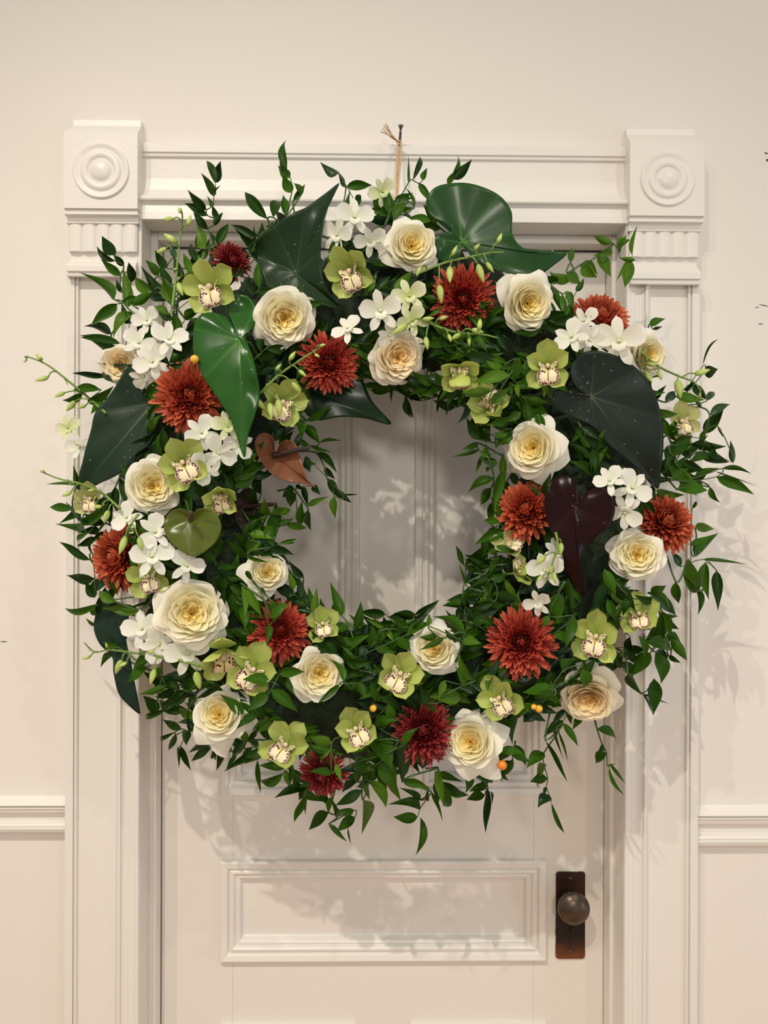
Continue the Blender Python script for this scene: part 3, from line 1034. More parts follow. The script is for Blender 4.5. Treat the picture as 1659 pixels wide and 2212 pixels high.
# ------------------------------------------------------------------ heart leaves and spathes
def heart(name, label, cat, outline, attach, veins, ramp, rough, depth, tiltx=0.0, tilty=0.0, puff=0.004, cupd=0.0, curl=None, group=None, coat=0.08, per=7, drops=0, spadix=None, transl=0.06, petiole=None, spec=0.22):
    """outline: photo points round the edge; attach: where the veins meet; veins: outline point numbers (the first is the tip)"""
    mat = new_mat(name + '_skin', (1, 1, 1), rough, ramp=ramp, coat=coat, transl=transl, var=0.15, vscale=22, spec=spec)
    n0 = len(outline)
    ring = catmull([(float(a), float(b)) for a, b in outline], per, True)
    n = len(ring)
    ax, ay = attach
    depth -= 0.045
    p0 = P(ax, ay, depth)
    rows = 15
    V, T = [], []
    size = max(math.hypot(x - ax, y - ay) for x, y in ring)
    vein_at = [k * per for k in veins]
    for j in range(rows):
        t = (j / (rows - 1)) ** 0.9
        for i, (x, y) in enumerate(ring):
            px, py = ax + (x - ax) * t, ay + (y - ay) * t
            d = 9e9
            for vi, kv in enumerate(vein_at):
                q = abs(i - kv)
                q = min(q, n - q)
                dist = q / n * 6.0 * t * (1.0 if vi == 0 else 1.25)
                d = min(d, dist + (0.0 if vi == 0 else 0.015))
            groove = math.exp(-(d / 0.20) ** 2) * (0.45 if d > 0.0 else 1.0)
            Y = depth + tiltx * (px - ax) / size + tilty * (py - ay) / size
            Y += -0.55 * puff * (1 - groove) * math.sin(math.pi * min(1, t * 0.92)) - cupd * t * t
            Y += 0.0015 * math.sin(i * 0.35 + ax) * t ** 3
            if curl:
                for (cx_, cy_, rad_, amt) in curl:
                    g = math.exp(-((px - cx_) ** 2 + (py - cy_) ** 2) / rad_ ** 2)
                    Y += amt * g
            V.append(P(px, py, Y) - p0)
            T.append(math.exp(-(d / 0.035) ** 2) * (1 - 0.6 * t) + (0.2 if j == rows - 1 else 0))
    me = mesh(name + '_blade', V, grid_faces(n, rows, True), mat, tint=T)
    t = thing(name, label, cat, Matrix.Translation(p0), group)
    o = ob('blade' if cat == 'leaf' else 'spathe', me, t)
    so = o.modifiers.new('thickness', 'SOLIDIFY')
    so.thickness = 0.0009
    so.offset = 1.0
    if petiole:
        q = [P(ax, ay, depth + 0.002)] + [P(x, y, depth + 0.02 + 0.015 * i) for i, (x, y) in enumerate(petiole)]
        v, f = tube([k - p0 for k in q], 0.0022, 6)
        ob('petiole', mesh('petiole', v, f, M_stem), t)
    if spadix:
        sp_pts, r0, r1, smat = spadix
        q = [P(x, y, depth - 0.010 - 0.03 * i / (len(sp_pts) - 1)) - p0 for i, (x, y) in enumerate(sp_pts)]
        q = [Vector(k) for k in catmull([tuple(k) for k in q], 8)]
        m = len(q)
        v, f = tube(q, [(r0 + (r1 - r0) * i / m) * (1.0 if i < m - 2 else 0.7) for i in range(m)], 12)
        ob('spadix', mesh('spadix', v, f, smat), t)
    if drops:
        rng = random.Random(int(ax))
        v, f = lathe([(1, 0), (0.92, 0.35), (0.7, 0.6), (0.4, 0.75), (0.01, 0.8)], 8)
        dm = mesh('water_drop', v, f, M_drop)
        for _ in range(drops):
            k = rng.randrange(len(V) // 4, len(V) - n * 2)
            a = rng.uniform(0.0008, 0.0019)
            pp = V[k]
            ob('water_drop', dm, t, frame(pp + (CAM - p0 - pp).normalized() * 0.0002, CAM - p0, rng.uniform(0, 360), a))
    gx, gy = sum(x for x, _ in outline) / n0, sum(y for _, y in outline) / n0
    FLOWERS.append((gx, gy, size * 0.45))
    for x, y in outline[::2]:
        FLOWERS.append((gx + (x - gx) * 0.6, gy + (y - gy) * 0.6, math.hypot(x - gx, y - gy) * 0.6))
    return t


M_drop = bpy.data.materials.new('water')
M_drop.use_nodes = True
_b = M_drop.node_tree.nodes['Principled BSDF']
_b.inputs['Transmission Weight'].default_value = 0.9
_b.inputs['Roughness'].default_value = 0.02
_b.inputs['IOR'].default_value = 1.33
_b.inputs['Base Color'].default_value = (0.9, 0.95, 0.95, 1)

# ------------------------------------------------------------------ the ring that carries it all
V, F = [], []
_rng = random.Random(3)
nU, nV = 260, 30
_c = P(WX, WY, -0.105)
_R = WR * mpp(-0.15)
for i in range(nU):
    a = 2 * math.pi * i / nU
    for j in range(nV):
        b = 2 * math.pi * j / nV
        k = 1 + 0.10 * math.sin(7 * a + 3 * b) + 0.08 * math.sin(13 * a - 5 * b) + _rng.uniform(-0.17, 0.12)
        rr = _R + 0.088 * math.cos(b) * k
        V.append((rr * math.cos(a), 0.066 * math.sin(b) * k, rr * math.sin(a)))
F = [(i * nV + j, i * nV + (j + 1) % nV, ((i + 1) % nU) * nV + (j + 1) % nV, ((i + 1) % nU) * nV + j) for i in range(nU) for j in range(nV)]
t = thing('wreath_base', 'round dark mossy wreath ring showing in the gaps between leaves', 'wreath', Matrix.Translation(_c))
ob('moss_ring', mesh('moss_ring', V, F, M_moss), t)

# ------------------------------------------------------------------ big heart leaves
DARKRAMP = [(0, (0.009, 0.030, 0.008)), (0.5, (0.016, 0.046, 0.014)), (1, (0.06, 0.12, 0.04))]
heart('anthurium_leaf', 'large dark green pointed leaf, water-dropped, above the biggest top rose', 'leaf',
      [(733, 396), (712, 440), (699, 490), (693, 545), (697, 600), (720, 645), (745, 668), (700, 660), (655, 640), (610, 638), (578, 622), (560, 575), (536, 540), (560, 510), (592, 487), (625, 463), (660, 448), (700, 420)],
      (640, 590), [0, 3, 6, 10, 12, 14, 16], DARKRAMP, 0.3, -0.155, tiltx=0.0, tilty=0.02, puff=0.0039, cupd=0.01, drops=26, curl=[(545, 545, 40, 0.02), (733, 396, 60, 0.02)], petiole=[(650, 650), (665, 700)])
heart('anthurium_leaf', 'large glossy bright green heart leaf, upright at the top of the wreath', 'leaf',
      [(1225, 546), (1190, 578), (1156, 598), (1105, 592), (1060, 578), (1020, 556), (1002, 535), (985, 560), (955, 565), (934, 540), (937, 515), (960, 502), (975, 500), (960, 480), (930, 465), (920, 435), (940, 405), (985, 395), (1030, 400), (1078, 422), (1105, 458), (1107, 505), (1130, 536), (1175, 548)],
      (997, 524), [0, 3, 8, 10, 14, 17, 19, 21], [(0, (0.012, 0.055, 0.010)), (0.5, (0.026, 0.10, 0.016)), (1, (0.13, 0.26, 0.05))], 0.28, -0.150, tilty=0.012, puff=0.0039, cupd=0.006, drops=10, curl=[(1225, 546, 70, 0.02), (955, 535, 35, -0.012)], petiole=[(985, 600), (970, 660)])
heart('anthurium_leaf', 'large shiny mid green heart leaf drooping between red chrysanthemum and cream rose', 'leaf',
      [(527, 988), (500, 910), (470, 860), (440, 815), (420, 765), (419, 710), (432, 682), (462, 676), (492, 690), (508, 720), (500, 690), (490, 655), (505, 636), (535, 640), (552, 665), (550, 700), (530, 725), (545, 770), (557, 820), (560, 860), (548, 905), (535, 945)],
      (518, 735), [0, 3, 5, 7, 11, 14, 18], [(0, (0.018, 0.085, 0.010)), (0.5, (0.032, 0.125, 0.015)), (1, (0.12, 0.26, 0.04))], 0.22, -0.205, tilty=-0.03, puff=0.0050, cupd=-0.004, drops=18, curl=[(555, 800, 28, -0.016), (520, 660, 35, 0.018)], petiole=[(540, 740), (570, 790)])
heart('anthurium_leaf', 'large dark blue-green leaf pointing down beside the casing, by a bronze chrysanthemum', 'leaf',
      [(168, 1060), (180, 990), (196, 930), (206, 890), (235, 855), (258, 820), (270, 793), (285, 790), (296, 808), (305, 845), (322, 868), (338, 880), (336, 925), (322, 960), (290, 985), (262, 1020), (225, 1040)],
      (331, 871), [0, 3, 7, 9, 12, 14], [(0, (0.012, 0.032, 0.014)), (0.5, (0.020, 0.048, 0.024)), (1, (0.17, 0.22, 0.13))], 0.32, -0.145, tiltx=0.015, puff=0.0033, cupd=0.01, drops=30, curl=[(168, 1060, 60, 0.015)], petiole=[(360, 900), (400, 940)])
heart('anthurium_leaf', 'dark green pointed leaf under a red chrysanthemum, poking into the wreath opening', 'leaf',
      [(845, 916), (790, 904), (735, 901), (685, 908), (655, 885), (650, 845), (690, 810), (745, 790), (772, 797), (788, 830), (805, 868)],
      (665, 840), [0, 3, 5, 8], [(0, (0.006, 0.028, 0.008)), (0.5, (0.010, 0.038, 0.012)), (1, (0.03, 0.07, 0.03))], 0.3, -0.12, puff=0.0028, curl=[(845, 916, 60, 0.01)], petiole=[(650, 800), (640, 760)])
heart('anthurium_leaf', 'very large dark grey-green heart leaf below the big white orchid bloom', 'leaf',
      [(1420, 1056), (1390, 1022), (1345, 985), (1308, 955), (1285, 925), (1240, 902), (1205, 885), (1192, 862), (1205, 845), (1235, 848), (1262, 852), (1240, 830), (1233, 800), (1250, 768), (1285, 757), (1335, 770), (1380, 800), (1412, 845), (1430, 905), (1433, 960), (1428, 1015)],
      (1276, 857), [0, 4, 7, 12, 14, 16, 18], [(0, (0.010, 0.020, 0.013)), (0.5, (0.016, 0.030, 0.018)), (1, (0.11, 0.11, 0.05))], 0.33, -0.175, tilty=0.012, puff=0.0039, cupd=0.008, drops=45, curl=[(1420, 1050, 60, 0.018)], petiole=[(1260, 900), (1240, 950)])
heart('anthurium_leaf', 'dark teal leaf hanging low by the casing under the side-facing bronze chrysanthemum', 'leaf',
      [(302, 1542), (275, 1520), (255, 1495), (246, 1455), (243, 1420), (215, 1390), (203, 1355), (212, 1318), (240, 1302), (272, 1308), (278, 1345), (270, 1400), (262, 1440), (280, 1480), (292, 1510)],
      (262, 1325), [0, 4, 6, 10], [(0, (0.010, 0.030, 0.016)), (0.5, (0.013, 0.040, 0.022)), (1, (0.04, 0.08, 0.05))], 0.35, -0.12, puff=0.0033, petiole=[(290, 1310), (320, 1300)])

# anthurium blooms
M_spdark = new_mat('spadix_dark', (0.030, 0.014, 0.012), 0.5, bump=0.8, bscale=500)
M_spolive = new_mat('spadix_olive', (0.07, 0.05, 0.022), 0.5, bump=0.5, bscale=400)
heart('anthurium_flower', 'brown-orange anthurium bloom with long dark spadix, at the opening', 'anthurium',
      [(683, 1053), (655, 1044), (620, 1040), (585, 1022), (560, 990), (550, 958), (560, 938), (578, 936), (592, 950), (596, 975), (603, 960), (620, 950), (638, 958), (648, 985), (656, 1010), (664, 1036)],
      (592, 984), [0, 4, 7, 11], [(0, (0.20, 0.075, 0.035)), (0.5, (0.24, 0.085, 0.045)), (1, (0.32, 0.10, 0.06))], 0.38, -0.150, tiltx=-0.01, puff=0.004, cupd=0.016, curl=[(555, 980, 30, -0.012), (625, 1035, 40, -0.012)], coat=0.3,
      spadix=([(590, 984), (630, 975), (670, 967)], 0.0042, 0.0028, M_spdark), transl=0.12, petiole=[(585, 1010), (560, 1040)])
heart('anthurium_flower', 'glossy dark burgundy anthurium heart with long drooping tip', 'anthurium',
      [(1262, 1290), (1240, 1270), (1222, 1230), (1212, 1190), (1190, 1150), (1177, 1105), (1178, 1065), (1195, 1035), (1222, 1027), (1243, 1040), (1250, 1070), (1243, 1098), (1262, 1068), (1292, 1052), (1320, 1065), (1328, 1100), (1318, 1132), (1290, 1158), (1262, 1185), (1251, 1220), (1256, 1258)],
      (1240, 1096), [0, 4, 7, 10, 13, 16], [(0, (0.013, 0.002, 0.002)), (0.6, (0.020, 0.003, 0.003)), (1, (0.075, 0.014, 0.012))], 0.2, -0.205, puff=0.0055, cupd=0.0, coat=0.12, spec=0.1, drops=6, transl=0.0, curl=[(1262, 1290, 60, 0.02)], petiole=[(1225, 1090), (1200, 1150)])
heart('anthurium_flower', 'shiny olive green anthurium heart with stubby spadix', 'anthurium',
      [(421, 1202), (395, 1192), (368, 1172), (354, 1145), (358, 1118), (375, 1101), (398, 1100), (412, 1112), (428, 1100), (450, 1100), (470, 1115), (478, 1140), (468, 1168), (445, 1190)],
      (412, 1122), [0, 3, 5, 9, 11], [(0, (0.085, 0.115, 0.012)), (0.5, (0.11, 0.135, 0.016)), (1, (0.15, 0.095, 0.02))], 0.2, -0.200, puff=0.0055, cupd=0.008, coat=0.3, drops=4,
      spadix=([(412, 1124), (412, 1114), (412, 1106)], 0.0038, 0.0036, M_spolive), petiole=[(405, 1090), (400, 1080)])
heart('anthurium_flower', 'dusky brown anthurium bloom half hidden in leaves, its dark spadix sticking out', 'anthurium',
      [(530, 1150), (512, 1128), (508, 1098), (515, 1068), (535, 1052), (552, 1068), (556, 1098), (550, 1130)],
      (530, 1090), [0, 3, 5], [(0, (0.05, 0.03, 0.022)), (0.6, (0.07, 0.032, 0.025)), (1, (0.10, 0.05, 0.04))], 0.4, -0.105, puff=0.004, cupd=0.01,
      spadix=([(516, 1096), (555, 1092), (596, 1089)], 0.0040, 0.0026, M_spdark))

# ------------------------------------------------------------------ roses
rose('large open cream rose with golden heart below the dark pointed leaf', 'open', 615, 688, 72, 0.12, -0.02, 20, -0.012)
rose('ivory rose near the top, just below the raffia tie', 'cup', 890, 530, 64, 0.18, 0.30, 60, -0.01)
rose('peach-cream rose overlapping the top of the wreath opening', 'peach', 860, 772, 64, 0.30, 0.0, 100, -0.012)
rose('ivory rose facing the knob side between two upper red chrysanthemums', 'cup', 1142, 656, 68, 0.42, -0.02, 10, -0.008)
rose('cream rose with ragged reflexed petals beside the opening, over a chrysanthemum', 'point', 1150, 968, 68, -0.25, 0.05, 200, -0.015)
rose('pale lemon rose beside the burgundy anthurium and bronze chrysanthemum', 'open', 1377, 1198, 62, 0.12, 0.10, 150, -0.012)
rose('peach-hearted white rose facing down at the lower corner of the wreath', 'peach_open', 1272, 1512, 70, 0.02, -0.62, 30, -0.01)
rose('ivory rose at the bottom, touching the deep crimson chrysanthemum', 'point', 1015, 1603, 68, -0.22, 0.02, 300, -0.012)
rose('ivory rose on the lower rim of the opening with leaves lying across', 'cup', 938, 1402, 58, -0.15, 0.15, 40, -0.006)
rose('cream rose with rumpled golden heart and two leaves across it', 'open', 690, 1456, 64, 0.12, -0.12, 230, -0.008)
rose('ivory rose at the lower edge with two pointed petals hanging', 'point', 473, 1543, 64, -0.18, 0.10, 265, -0.008)
rose('largest cream rose, wide open with ruffled golden heart, above white orchids', 'open', 415, 1325, 84, 0.08, 0.02, 310, -0.016)
rose('cream rose tucked under the tip of the blue-green leaf', 'open', 331, 1050, 66, 0.0, 0.06, 80, -0.008)
rose('small shaded ivory rose on the inner rim under drooping leaves', 'cup', 577, 1236, 52, 0.15, 0.30, 120, -0.02)
rose('white rose seen side-on behind the big white orchid', 'cup', 1402, 768, 54, 0.70, 0.05, 20, -0.012)
rose('pale cream rose mostly hidden behind the blue-green leaf', 'peach', 260, 788, 50, -0.40, 0.0, 60, 0.0)

# ------------------------------------------------------------------ chrysanthemums
mum('small dark red chrysanthemum behind the dark pointed leaf at the top', 'crimson', 505, 558, 44, 0.35, 0.45, 0, 0.005)
mum('red chrysanthemum at the top crossed by green orchid buds', 'red', 1000, 645, 74, -0.02, 0.03, 30, 0.0)
mum('tilted bronze chrysanthemum over white orchids by the upper corner', 'bronze', 1303, 676, 72, 0.42, 0.80, 70, -0.005)
mum('big bronze-red chrysanthemum beside the drooping shiny heart leaf', 'bronze', 410, 852, 80, 0.02, 0.18, 15, -0.012)
mum('red chrysanthemum above the dark leaf at the opening', 'red', 715, 782, 68, 0.22, 0.05, 120, -0.012)
mum('bronze-red chrysanthemum half covered by the burgundy anthurium', 'bronze', 1133, 1095, 70, -0.22, 0.35, 200, -0.008)
mum('bronze chrysanthemum turned to the wall at the wreath edge', 'bronze', 1448, 1122, 70, 0.55, 0.32, 260, -0.004)
mum('bright red chrysanthemum facing straight out, lower part of the ring', 'red', 1127, 1386, 80, 0.05, 0.02, 45, -0.012)
mum('deep crimson chrysanthemum beside an ivory rose at the bottom', 'crimson', 914, 1578, 72, -0.02, 0.05, 90, -0.012)
mum('crimson chrysanthemum facing down at the lowest edge with a leaf across', 'crimson', 692, 1680, 55, -0.35, -0.55, 10, 0.0)
mum('bright red chrysanthemum on the lower inner rim with leaves on it', 'red', 607, 1357, 70, 0.10, 0.22, 160, -0.008)
mum('bronze chrysanthemum seen side-on at the outer edge by the casing', 'bronze', 242, 1203, 76, -0.80, 0.05, 220, 0.0)

# ------------------------------------------------------------------ cymbidium orchids
cymbidium('green orchid with spotted lip under the small dark red chrysanthemum', 460, 622, 66, -0.35, 0.1, 15)
cymbidium('green orchid with wine-edged lip below white orchids at the top', 760, 585, 64, -0.28, -0.10, 20, cup=1.6)
cymbidium('shaded green orchid behind hanging buds near the brown anthurium', 608, 868, 60, 0.15, -0.1, -20, -0.002)
cymbidium('bright green orchid with dotted lip overlapping a cream rose', 397, 1000, 66, -0.10, 0.0, 28, -0.03)
cymbidium('nodding green orchid above the olive anthurium', 478, 1068, 52, -0.08, -0.55, 10, -0.02)
cymbidium('hooded green orchid facing down at the top of the opening', 992, 795, 58, 0.0, -0.60, 0, -0.01, hood=40)
cymbidium('green orchid facing out with long spotted lip by the grey-green leaf', 1184, 792, 60, -0.02, 0.05, 2, -0.02, cup=1.3)
cymbidium('shaded upturned green orchid under leaves on the inner rim', 1052, 880, 55, 0.1, 0.3, 150, 0.005)
cymbidium('pale green orchid turned away below the half-covered chrysanthemum', 1098, 1188, 44, 0.1, 1.1, 60, 0.0, pale=True)
cymbidium('green orchid folded shut beside small white orchids', 1112, 1238, 42, 0.9, 0.4, 200, 0.0, cup=2.6)
cymbidium('green orchid with arched hood between two leaves, lower outer side', 1288, 1375, 64, -0.05, -0.05, -8, -0.015, cup=1.5)
cymbidium('upturned green orchid at the outer edge under the pale lemon rose', 1382, 1332, 54, -0.10, 0.35, 10, -0.012, cup=1.4)
cymbidium('green orchid below the bright red chrysanthemum, partly under leaves', 1082, 1507, 58, -0.18, -0.1, 35, 0.0)
cymbidium('green orchid with wine-dotted lip left of the leaf-crossed ivory rose', 866, 1455, 62, -0.08, -0.05, -25, -0.015)
cymbidium('green orchid with an orange berry at its upper petal', 770, 1575, 60, -0.06, 0.0, 30, -0.012)
cymbidium('lime green orchid above the lowest crimson chrysanthemum', 618, 1610, 60, -0.10, 0.0, -35, -0.015)
cymbidium('lime green orchid with a leaf lying across its lip', 548, 1448, 66, -0.08, 0.0, -28, -0.02)
cymbidium('small green orchid peeping over the inner rim behind a chrysanthemum', 697, 1352, 46, 0.0, 0.30, 10, 0.0)
cymbidium('green orchid with heavily spotted lip beneath white star orchids', 322, 1245, 52, -0.10, -0.05, 15, -0.006)
cymbidium('pale green orchid at the outer edge below the blue-green leaf tip', 200, 1078, 44, -0.35, 0.0, 0, 0.01, pale=True)
cymbidium('pale yellow-green orchid behind leaves by the outer casing edge', 1468, 912, 48, 0.3, 0.1, 10, 0.01, pale=True)
cymbidium('olive orchid seen from behind with long hanging sepals', 482, 1400, 74, 0.1, -1.3, 5, 0.0)

# ------------------------------------------------------------------ dendrobium orchids
D = dendrobium
D('white orchid bloom highest in the top cluster, above the wine-lipped orchid', 766, 470, 44, 0.05, 0.2, 0)
D('white orchid bloom low in the top cluster', 800, 520, 38, 0.1, -0.35, 20)
D('white orchid bloom half behind the dark pointed leaf', 728, 508, 40, -0.35, 0.0, -20, 0.0)
D('greenish white orchid bloom beneath the raffia strands', 826, 415, 34, 0.3, 0.1, 30, 0.0, green=True)
D('white star orchid facing out above the peach-cream rose', 822, 672, 50, 0.0, 0.0, 8, -0.03)
D('greenish white orchid bloom beside the top chrysanthemum, upper one', 884, 640, 42, 0.15, 0.1, 20, -0.02, green=True)
D('greenish white orchid bloom beside the top chrysanthemum, lower one', 892, 692, 38, 0.0, 0.0, 40, -0.02, green=True)
D('white orchid seen from behind beside the open golden-hearted rose', 752, 712, 38, -0.3, 0.7, 40, -0.02)
D('white orchid bloom resting on the peach-cream rose', 842, 722, 34, 0.3, -0.5, 80, -0.02)
D('big white orchid facing out beneath the tilted bronze chrysanthemum', 1337, 738, 60, 0.0, 0.05, 0, -0.035)
D('white orchid bloom with round petals above the green spotted orchid', 1236, 728, 42, -0.3, 0.2, 60, -0.025)
D('white orchid bloom between the round-petalled and the big white one', 1272, 735, 40, 0.4, -0.1, -30, -0.015)
D('white orchid half hidden behind the tilted bronze chrysanthemum', 1262, 695, 36, -0.2, 0.4, 20, 0.0)
D('white star orchid above the big bronze-red chrysanthemum', 365, 735, 44, 0.1, 0.55, 0, -0.015)
D('small white orchid among ruscus below the long green bud stem', 318, 692, 34, -0.2, 0.2, 30, 0.0)
D('white orchid bloom behind the ruscus near the pale hidden rose', 300, 742, 38, -0.2, 0.3, -20, 0.0)
D('white orchid cluster bloom touching the big bronze-red chrysanthemum', 330, 782, 44, -0.15, 0.15, 40, -0.012)
D('white orchid bloom tucked over the upper lobe of the blue-green leaf', 312, 812, 34, -0.3, -0.3, 70, -0.005)
D('pale orchid bloom at the far edge above the blue-green leaf, over the casing', 148, 925, 30, -0.4, 0.0, 20, 0.0, green=True)
D('white orchid bloom at the far edge beside the blue-green leaf', 172, 965, 32, -0.3, -0.1, 160, 0.0)
D('white orchid bloom directly beneath the big bronze-red chrysanthemum', 436, 935, 42, 0.0, 0.1, 50, -0.02)
D('greenish white orchid bloom beside the tip of the drooping shiny leaf', 492, 922, 38, 0.1, 0.1, 10, -0.02, green=True)
D('white orchid bloom dangling over the bright green orchid', 470, 978, 44, 0.2, -0.2, -40, -0.03)
D('narrow white orchid bloom beside the dotted lip of the bright green orchid', 440, 1010, 40, 0.3, -0.3, 100, -0.035)
D('white orchid bloom by the brown anthurium under the leaf tip', 515, 962, 36, 0.3, 0.2, 150, -0.015)
D('white orchid bloom under the wide cream rose near the blue-green tip', 275, 1118, 38, -0.35, 0.2, 70, -0.012)
D('white orchid with thin curled petals beside the olive anthurium', 335, 1150, 44, 0.2, 0.3, 60, -0.02)
D('white star orchid above the heavily spotted green orchid', 328, 1203, 50, 0.05, 0.15, 5, -0.03)
D('white orchid bloom below the olive anthurium', 402, 1222, 42, 0.2, 0.0, -25, -0.01)
D('white orchid bloom poking out beside the largest rose', 308, 1360, 46, -0.4, 0.15, 15, -0.012)
D('white orchid bloom below the largest rose, outer one', 345, 1390, 46, -0.1, -0.2, 90, -0.015)
D('white orchid with broad petals hanging directly under the largest rose', 405, 1412, 52, 0.1, -0.15, 10, -0.012)
D('white orchid with upswept petals under the grey-green leaf', 1318, 1040, 38, -0.2, 0.5, 40, -0.02)
D('white orchid bloom against the burgundy anthurium, upper side', 1365, 1055, 46, 0.2, 0.2, -40, -0.02)
D('white orchid bloom above the pale lemon rose', 1350, 1105, 44, 0.0, -0.3, 170, -0.012)
D('white orchid bloom beside the burgundy drooping tip, larger', 1178, 1232, 46, 0.0, -0.1, 15, -0.02)
D('white orchid bloom beside the burgundy drooping tip, set behind', 1205, 1195, 38, 0.2, 0.3, 60, -0.005)
D('small white orchid hanging above the bright red lower chrysanthemum', 1162, 1302, 34, -0.15, -0.5, 20, -0.02)

# ------------------------------------------------------------------ bud sprays
bud_spray('upright green orchid bud stem over the fluted capital', [(372, 665), (380, 600), (388, 520), (394, 470), (390, 450)],
          [(391, 477, 374, 474, 352, 471), (394, 495, 406, 488, 410, 464), (389, 530, 379, 525, 356, 502), (388, 533, 360, 536, 338, 548), (385, 565, 384, 580, 374, 583), (380, 600, 385, 610, 392, 640), (392, 465, 390, 460, 384, 448)])
bud_spray('long orchid stem with hanging lime buds across the top chrysanthemum', [(905, 590), (960, 568), (1010, 556), (1060, 546), (1088, 545)],
          [(970, 565, 976, 553, 988, 530), (985, 562, 972, 575, 970, 613), (1030, 552, 1024, 540, 1036, 525), (1013, 557, 1032, 570, 1044, 612), (1044, 550, 1050, 566, 1066, 590), (1062, 546, 1074, 525, 1086, 503), (946, 573, 948, 615, 956, 655), (920, 585, 910, 575, 900, 598)])
bud_spray('low orchid stem with lime buds across the foot of the top chrysanthemum', [(915, 690), (940, 703), (985, 718), (1040, 722), (1075, 730)],
          [(925, 697, 912, 690, 938, 688), (938, 700, 948, 690, 968, 684), (925, 700, 920, 727, 922, 756), (955, 709, 968, 722, 976, 738), (985, 717, 995, 722, 972, 732), (1000, 718, 1018, 713, 1046, 715), (1035, 722, 1036, 712, 1035, 688), (1010, 723, 1014, 730, 1012, 748), (905, 690, 880, 700, 850, 725)])
bud_spray('longest orchid bud stem reaching past the casing above the blue-green leaf', [(228, 892), (190, 858), (150, 825), (105, 790), (70, 774), (52, 771)],
          [(92, 784, 92, 778, 76, 766), (118, 800, 105, 815, 76, 822), (140, 815, 142, 822, 146, 832), (180, 850, 140, 848, 118, 856), (190, 872, 162, 866, 146, 890), (200, 875, 186, 875, 168, 882), (60, 772, 58, 778, 50, 783)])
bud_spray('short orchid bud stem over the casing by the blue-green leaf tip', [(260, 1100), (220, 1065), (175, 1045), (130, 1035), (92, 1020)],
          [(100, 1022, 96, 1020, 84, 1016), (150, 1040, 150, 1043, 154, 1050), (170, 1060, 155, 1062, 134, 1074), (225, 1068, 205, 1058, 188, 1060), (240, 1085, 220, 1095, 202, 1093), (245, 1090, 235, 1102, 222, 1130), (255, 1095, 102, 1030, 92, 1034)][:6])
bud_spray('orchid bud stem arching out low beside the largest rose', [(440, 1440), (370, 1422), (300, 1412), (240, 1404), (205, 1408), (182, 1388)],
          [(240, 1405, 232, 1400, 228, 1388), (208, 1412, 196, 1418, 176, 1424), (270, 1412, 264, 1425, 246, 1456), (280, 1415, 275, 1430, 256, 1442), (300, 1413, 318, 1410, 334, 1406), (345, 1425, 335, 1445, 322, 1478), (425, 1440, 424, 1450, 428, 1490), (188, 1395, 192, 1400, 194, 1408)])
bud_spray('orchid stem with lime buds slanting to the red chrysanthemum over the shaded orchid', [(562, 850), (600, 812), (645, 780), (680, 758), (700, 745)],
          [(685, 755, 690, 748, 704, 742), (605, 808, 595, 800, 608, 786), (628, 792, 624, 778, 640, 760), (630, 792, 645, 800, 662, 812), (600, 815, 630, 825, 650, 850), (572, 845, 582, 870, 588, 905), (572, 845, 600, 862, 608, 900), (560, 850, 555, 862, 572, 888), (675, 762, 680, 765, 690, 772)])
bud_spray('orchid bud stem running past the casing below the big white orchid', [(1385, 760), (1420, 790), (1465, 812), (1500, 826), (1515, 850)],
          [(1390, 775, 1395, 785, 1420, 788), (1385, 775, 1392, 800, 1408, 828), (1415, 790, 1422, 800, 1428, 822), (1460, 812, 1462, 820, 1474, 860), (1475, 815, 1500, 808, 1536, 800), (1510, 840, 1512, 848, 1512, 862)])
bud_spray('short hanging orchid stem of lime buds beside the burgundy tip', [(1200, 1150), (1205, 1180), (1192, 1220), (1178, 1260)],
          [(1206, 1165, 1212, 1172, 1212, 1202), (1200, 1195, 1178, 1200, 1160, 1222), (1195, 1215, 1192, 1220, 1190, 1242), (1188, 1235, 1172, 1245, 1160, 1256), (1200, 1225, 1196, 1235, 1198, 1262)], dy=-0.035)
bud_spray('small stem of lime buds over the side-facing bronze chrysanthemum', [(300, 1110), (285, 1130), (278, 1150)],
          [(285, 1130, 272, 1158, 258, 1198), (290, 1130, 300, 1160, 305, 1190), (283, 1140, 290, 1150, 278, 1152)], dy=-0.035)

# ------------------------------------------------------------------ berries
def berry(label, px, py, r, mat, hang):
    y = ydep(px, py) - 0.035
    p = P(px, py, y)
    k = r * mpp(y)
    t = thing('berry', label, 'berry', Matrix.Translation(p), 'small berries in the wreath')
    v, f = lathe([(0.001, -1), (0.38, -0.92), (0.7, -0.7), (0.92, -0.38), (1, 0), (0.92, 0.38), (0.7, 0.7), (0.38, 0.92), (0.001, 1)], 16)
    ob('fruit', mesh('fruit', [(a * k, b * k, c * k) for a, b, c in v], f, mat), t)
    q = [Vector((0, 0, k * 0.9)), P(px + 1, py - r * 1.7, y + 0.004) - p, P(hang[0], hang[1], y + 0.02) - p]
    v, f = tube(q, 0.0006, 4)
    ob('stalk', mesh('stalk', v, f, M_stem), t)


berry('amber berry above the big bronze-red chrysanthemum', 420, 776, 9.5, M_berryy, (422, 745))
berry('yellow berry on the petal of a lower green orchid', 806, 1530, 8, M_berryy, (815, 1505))
berry('small yellow berry of a touching pair beside the lowest white rose', 1153, 1527, 6.5, M_berryy, (1158, 1505))
berry('larger yellow berry of a touching pair beside the lowest white rose', 1164, 1531, 8.5, M_berryy, (1160, 1505))
berry('bright orange berry hanging below the ivory bottom rose', 1085, 1653, 10.5, M_berry, (1080, 1625))

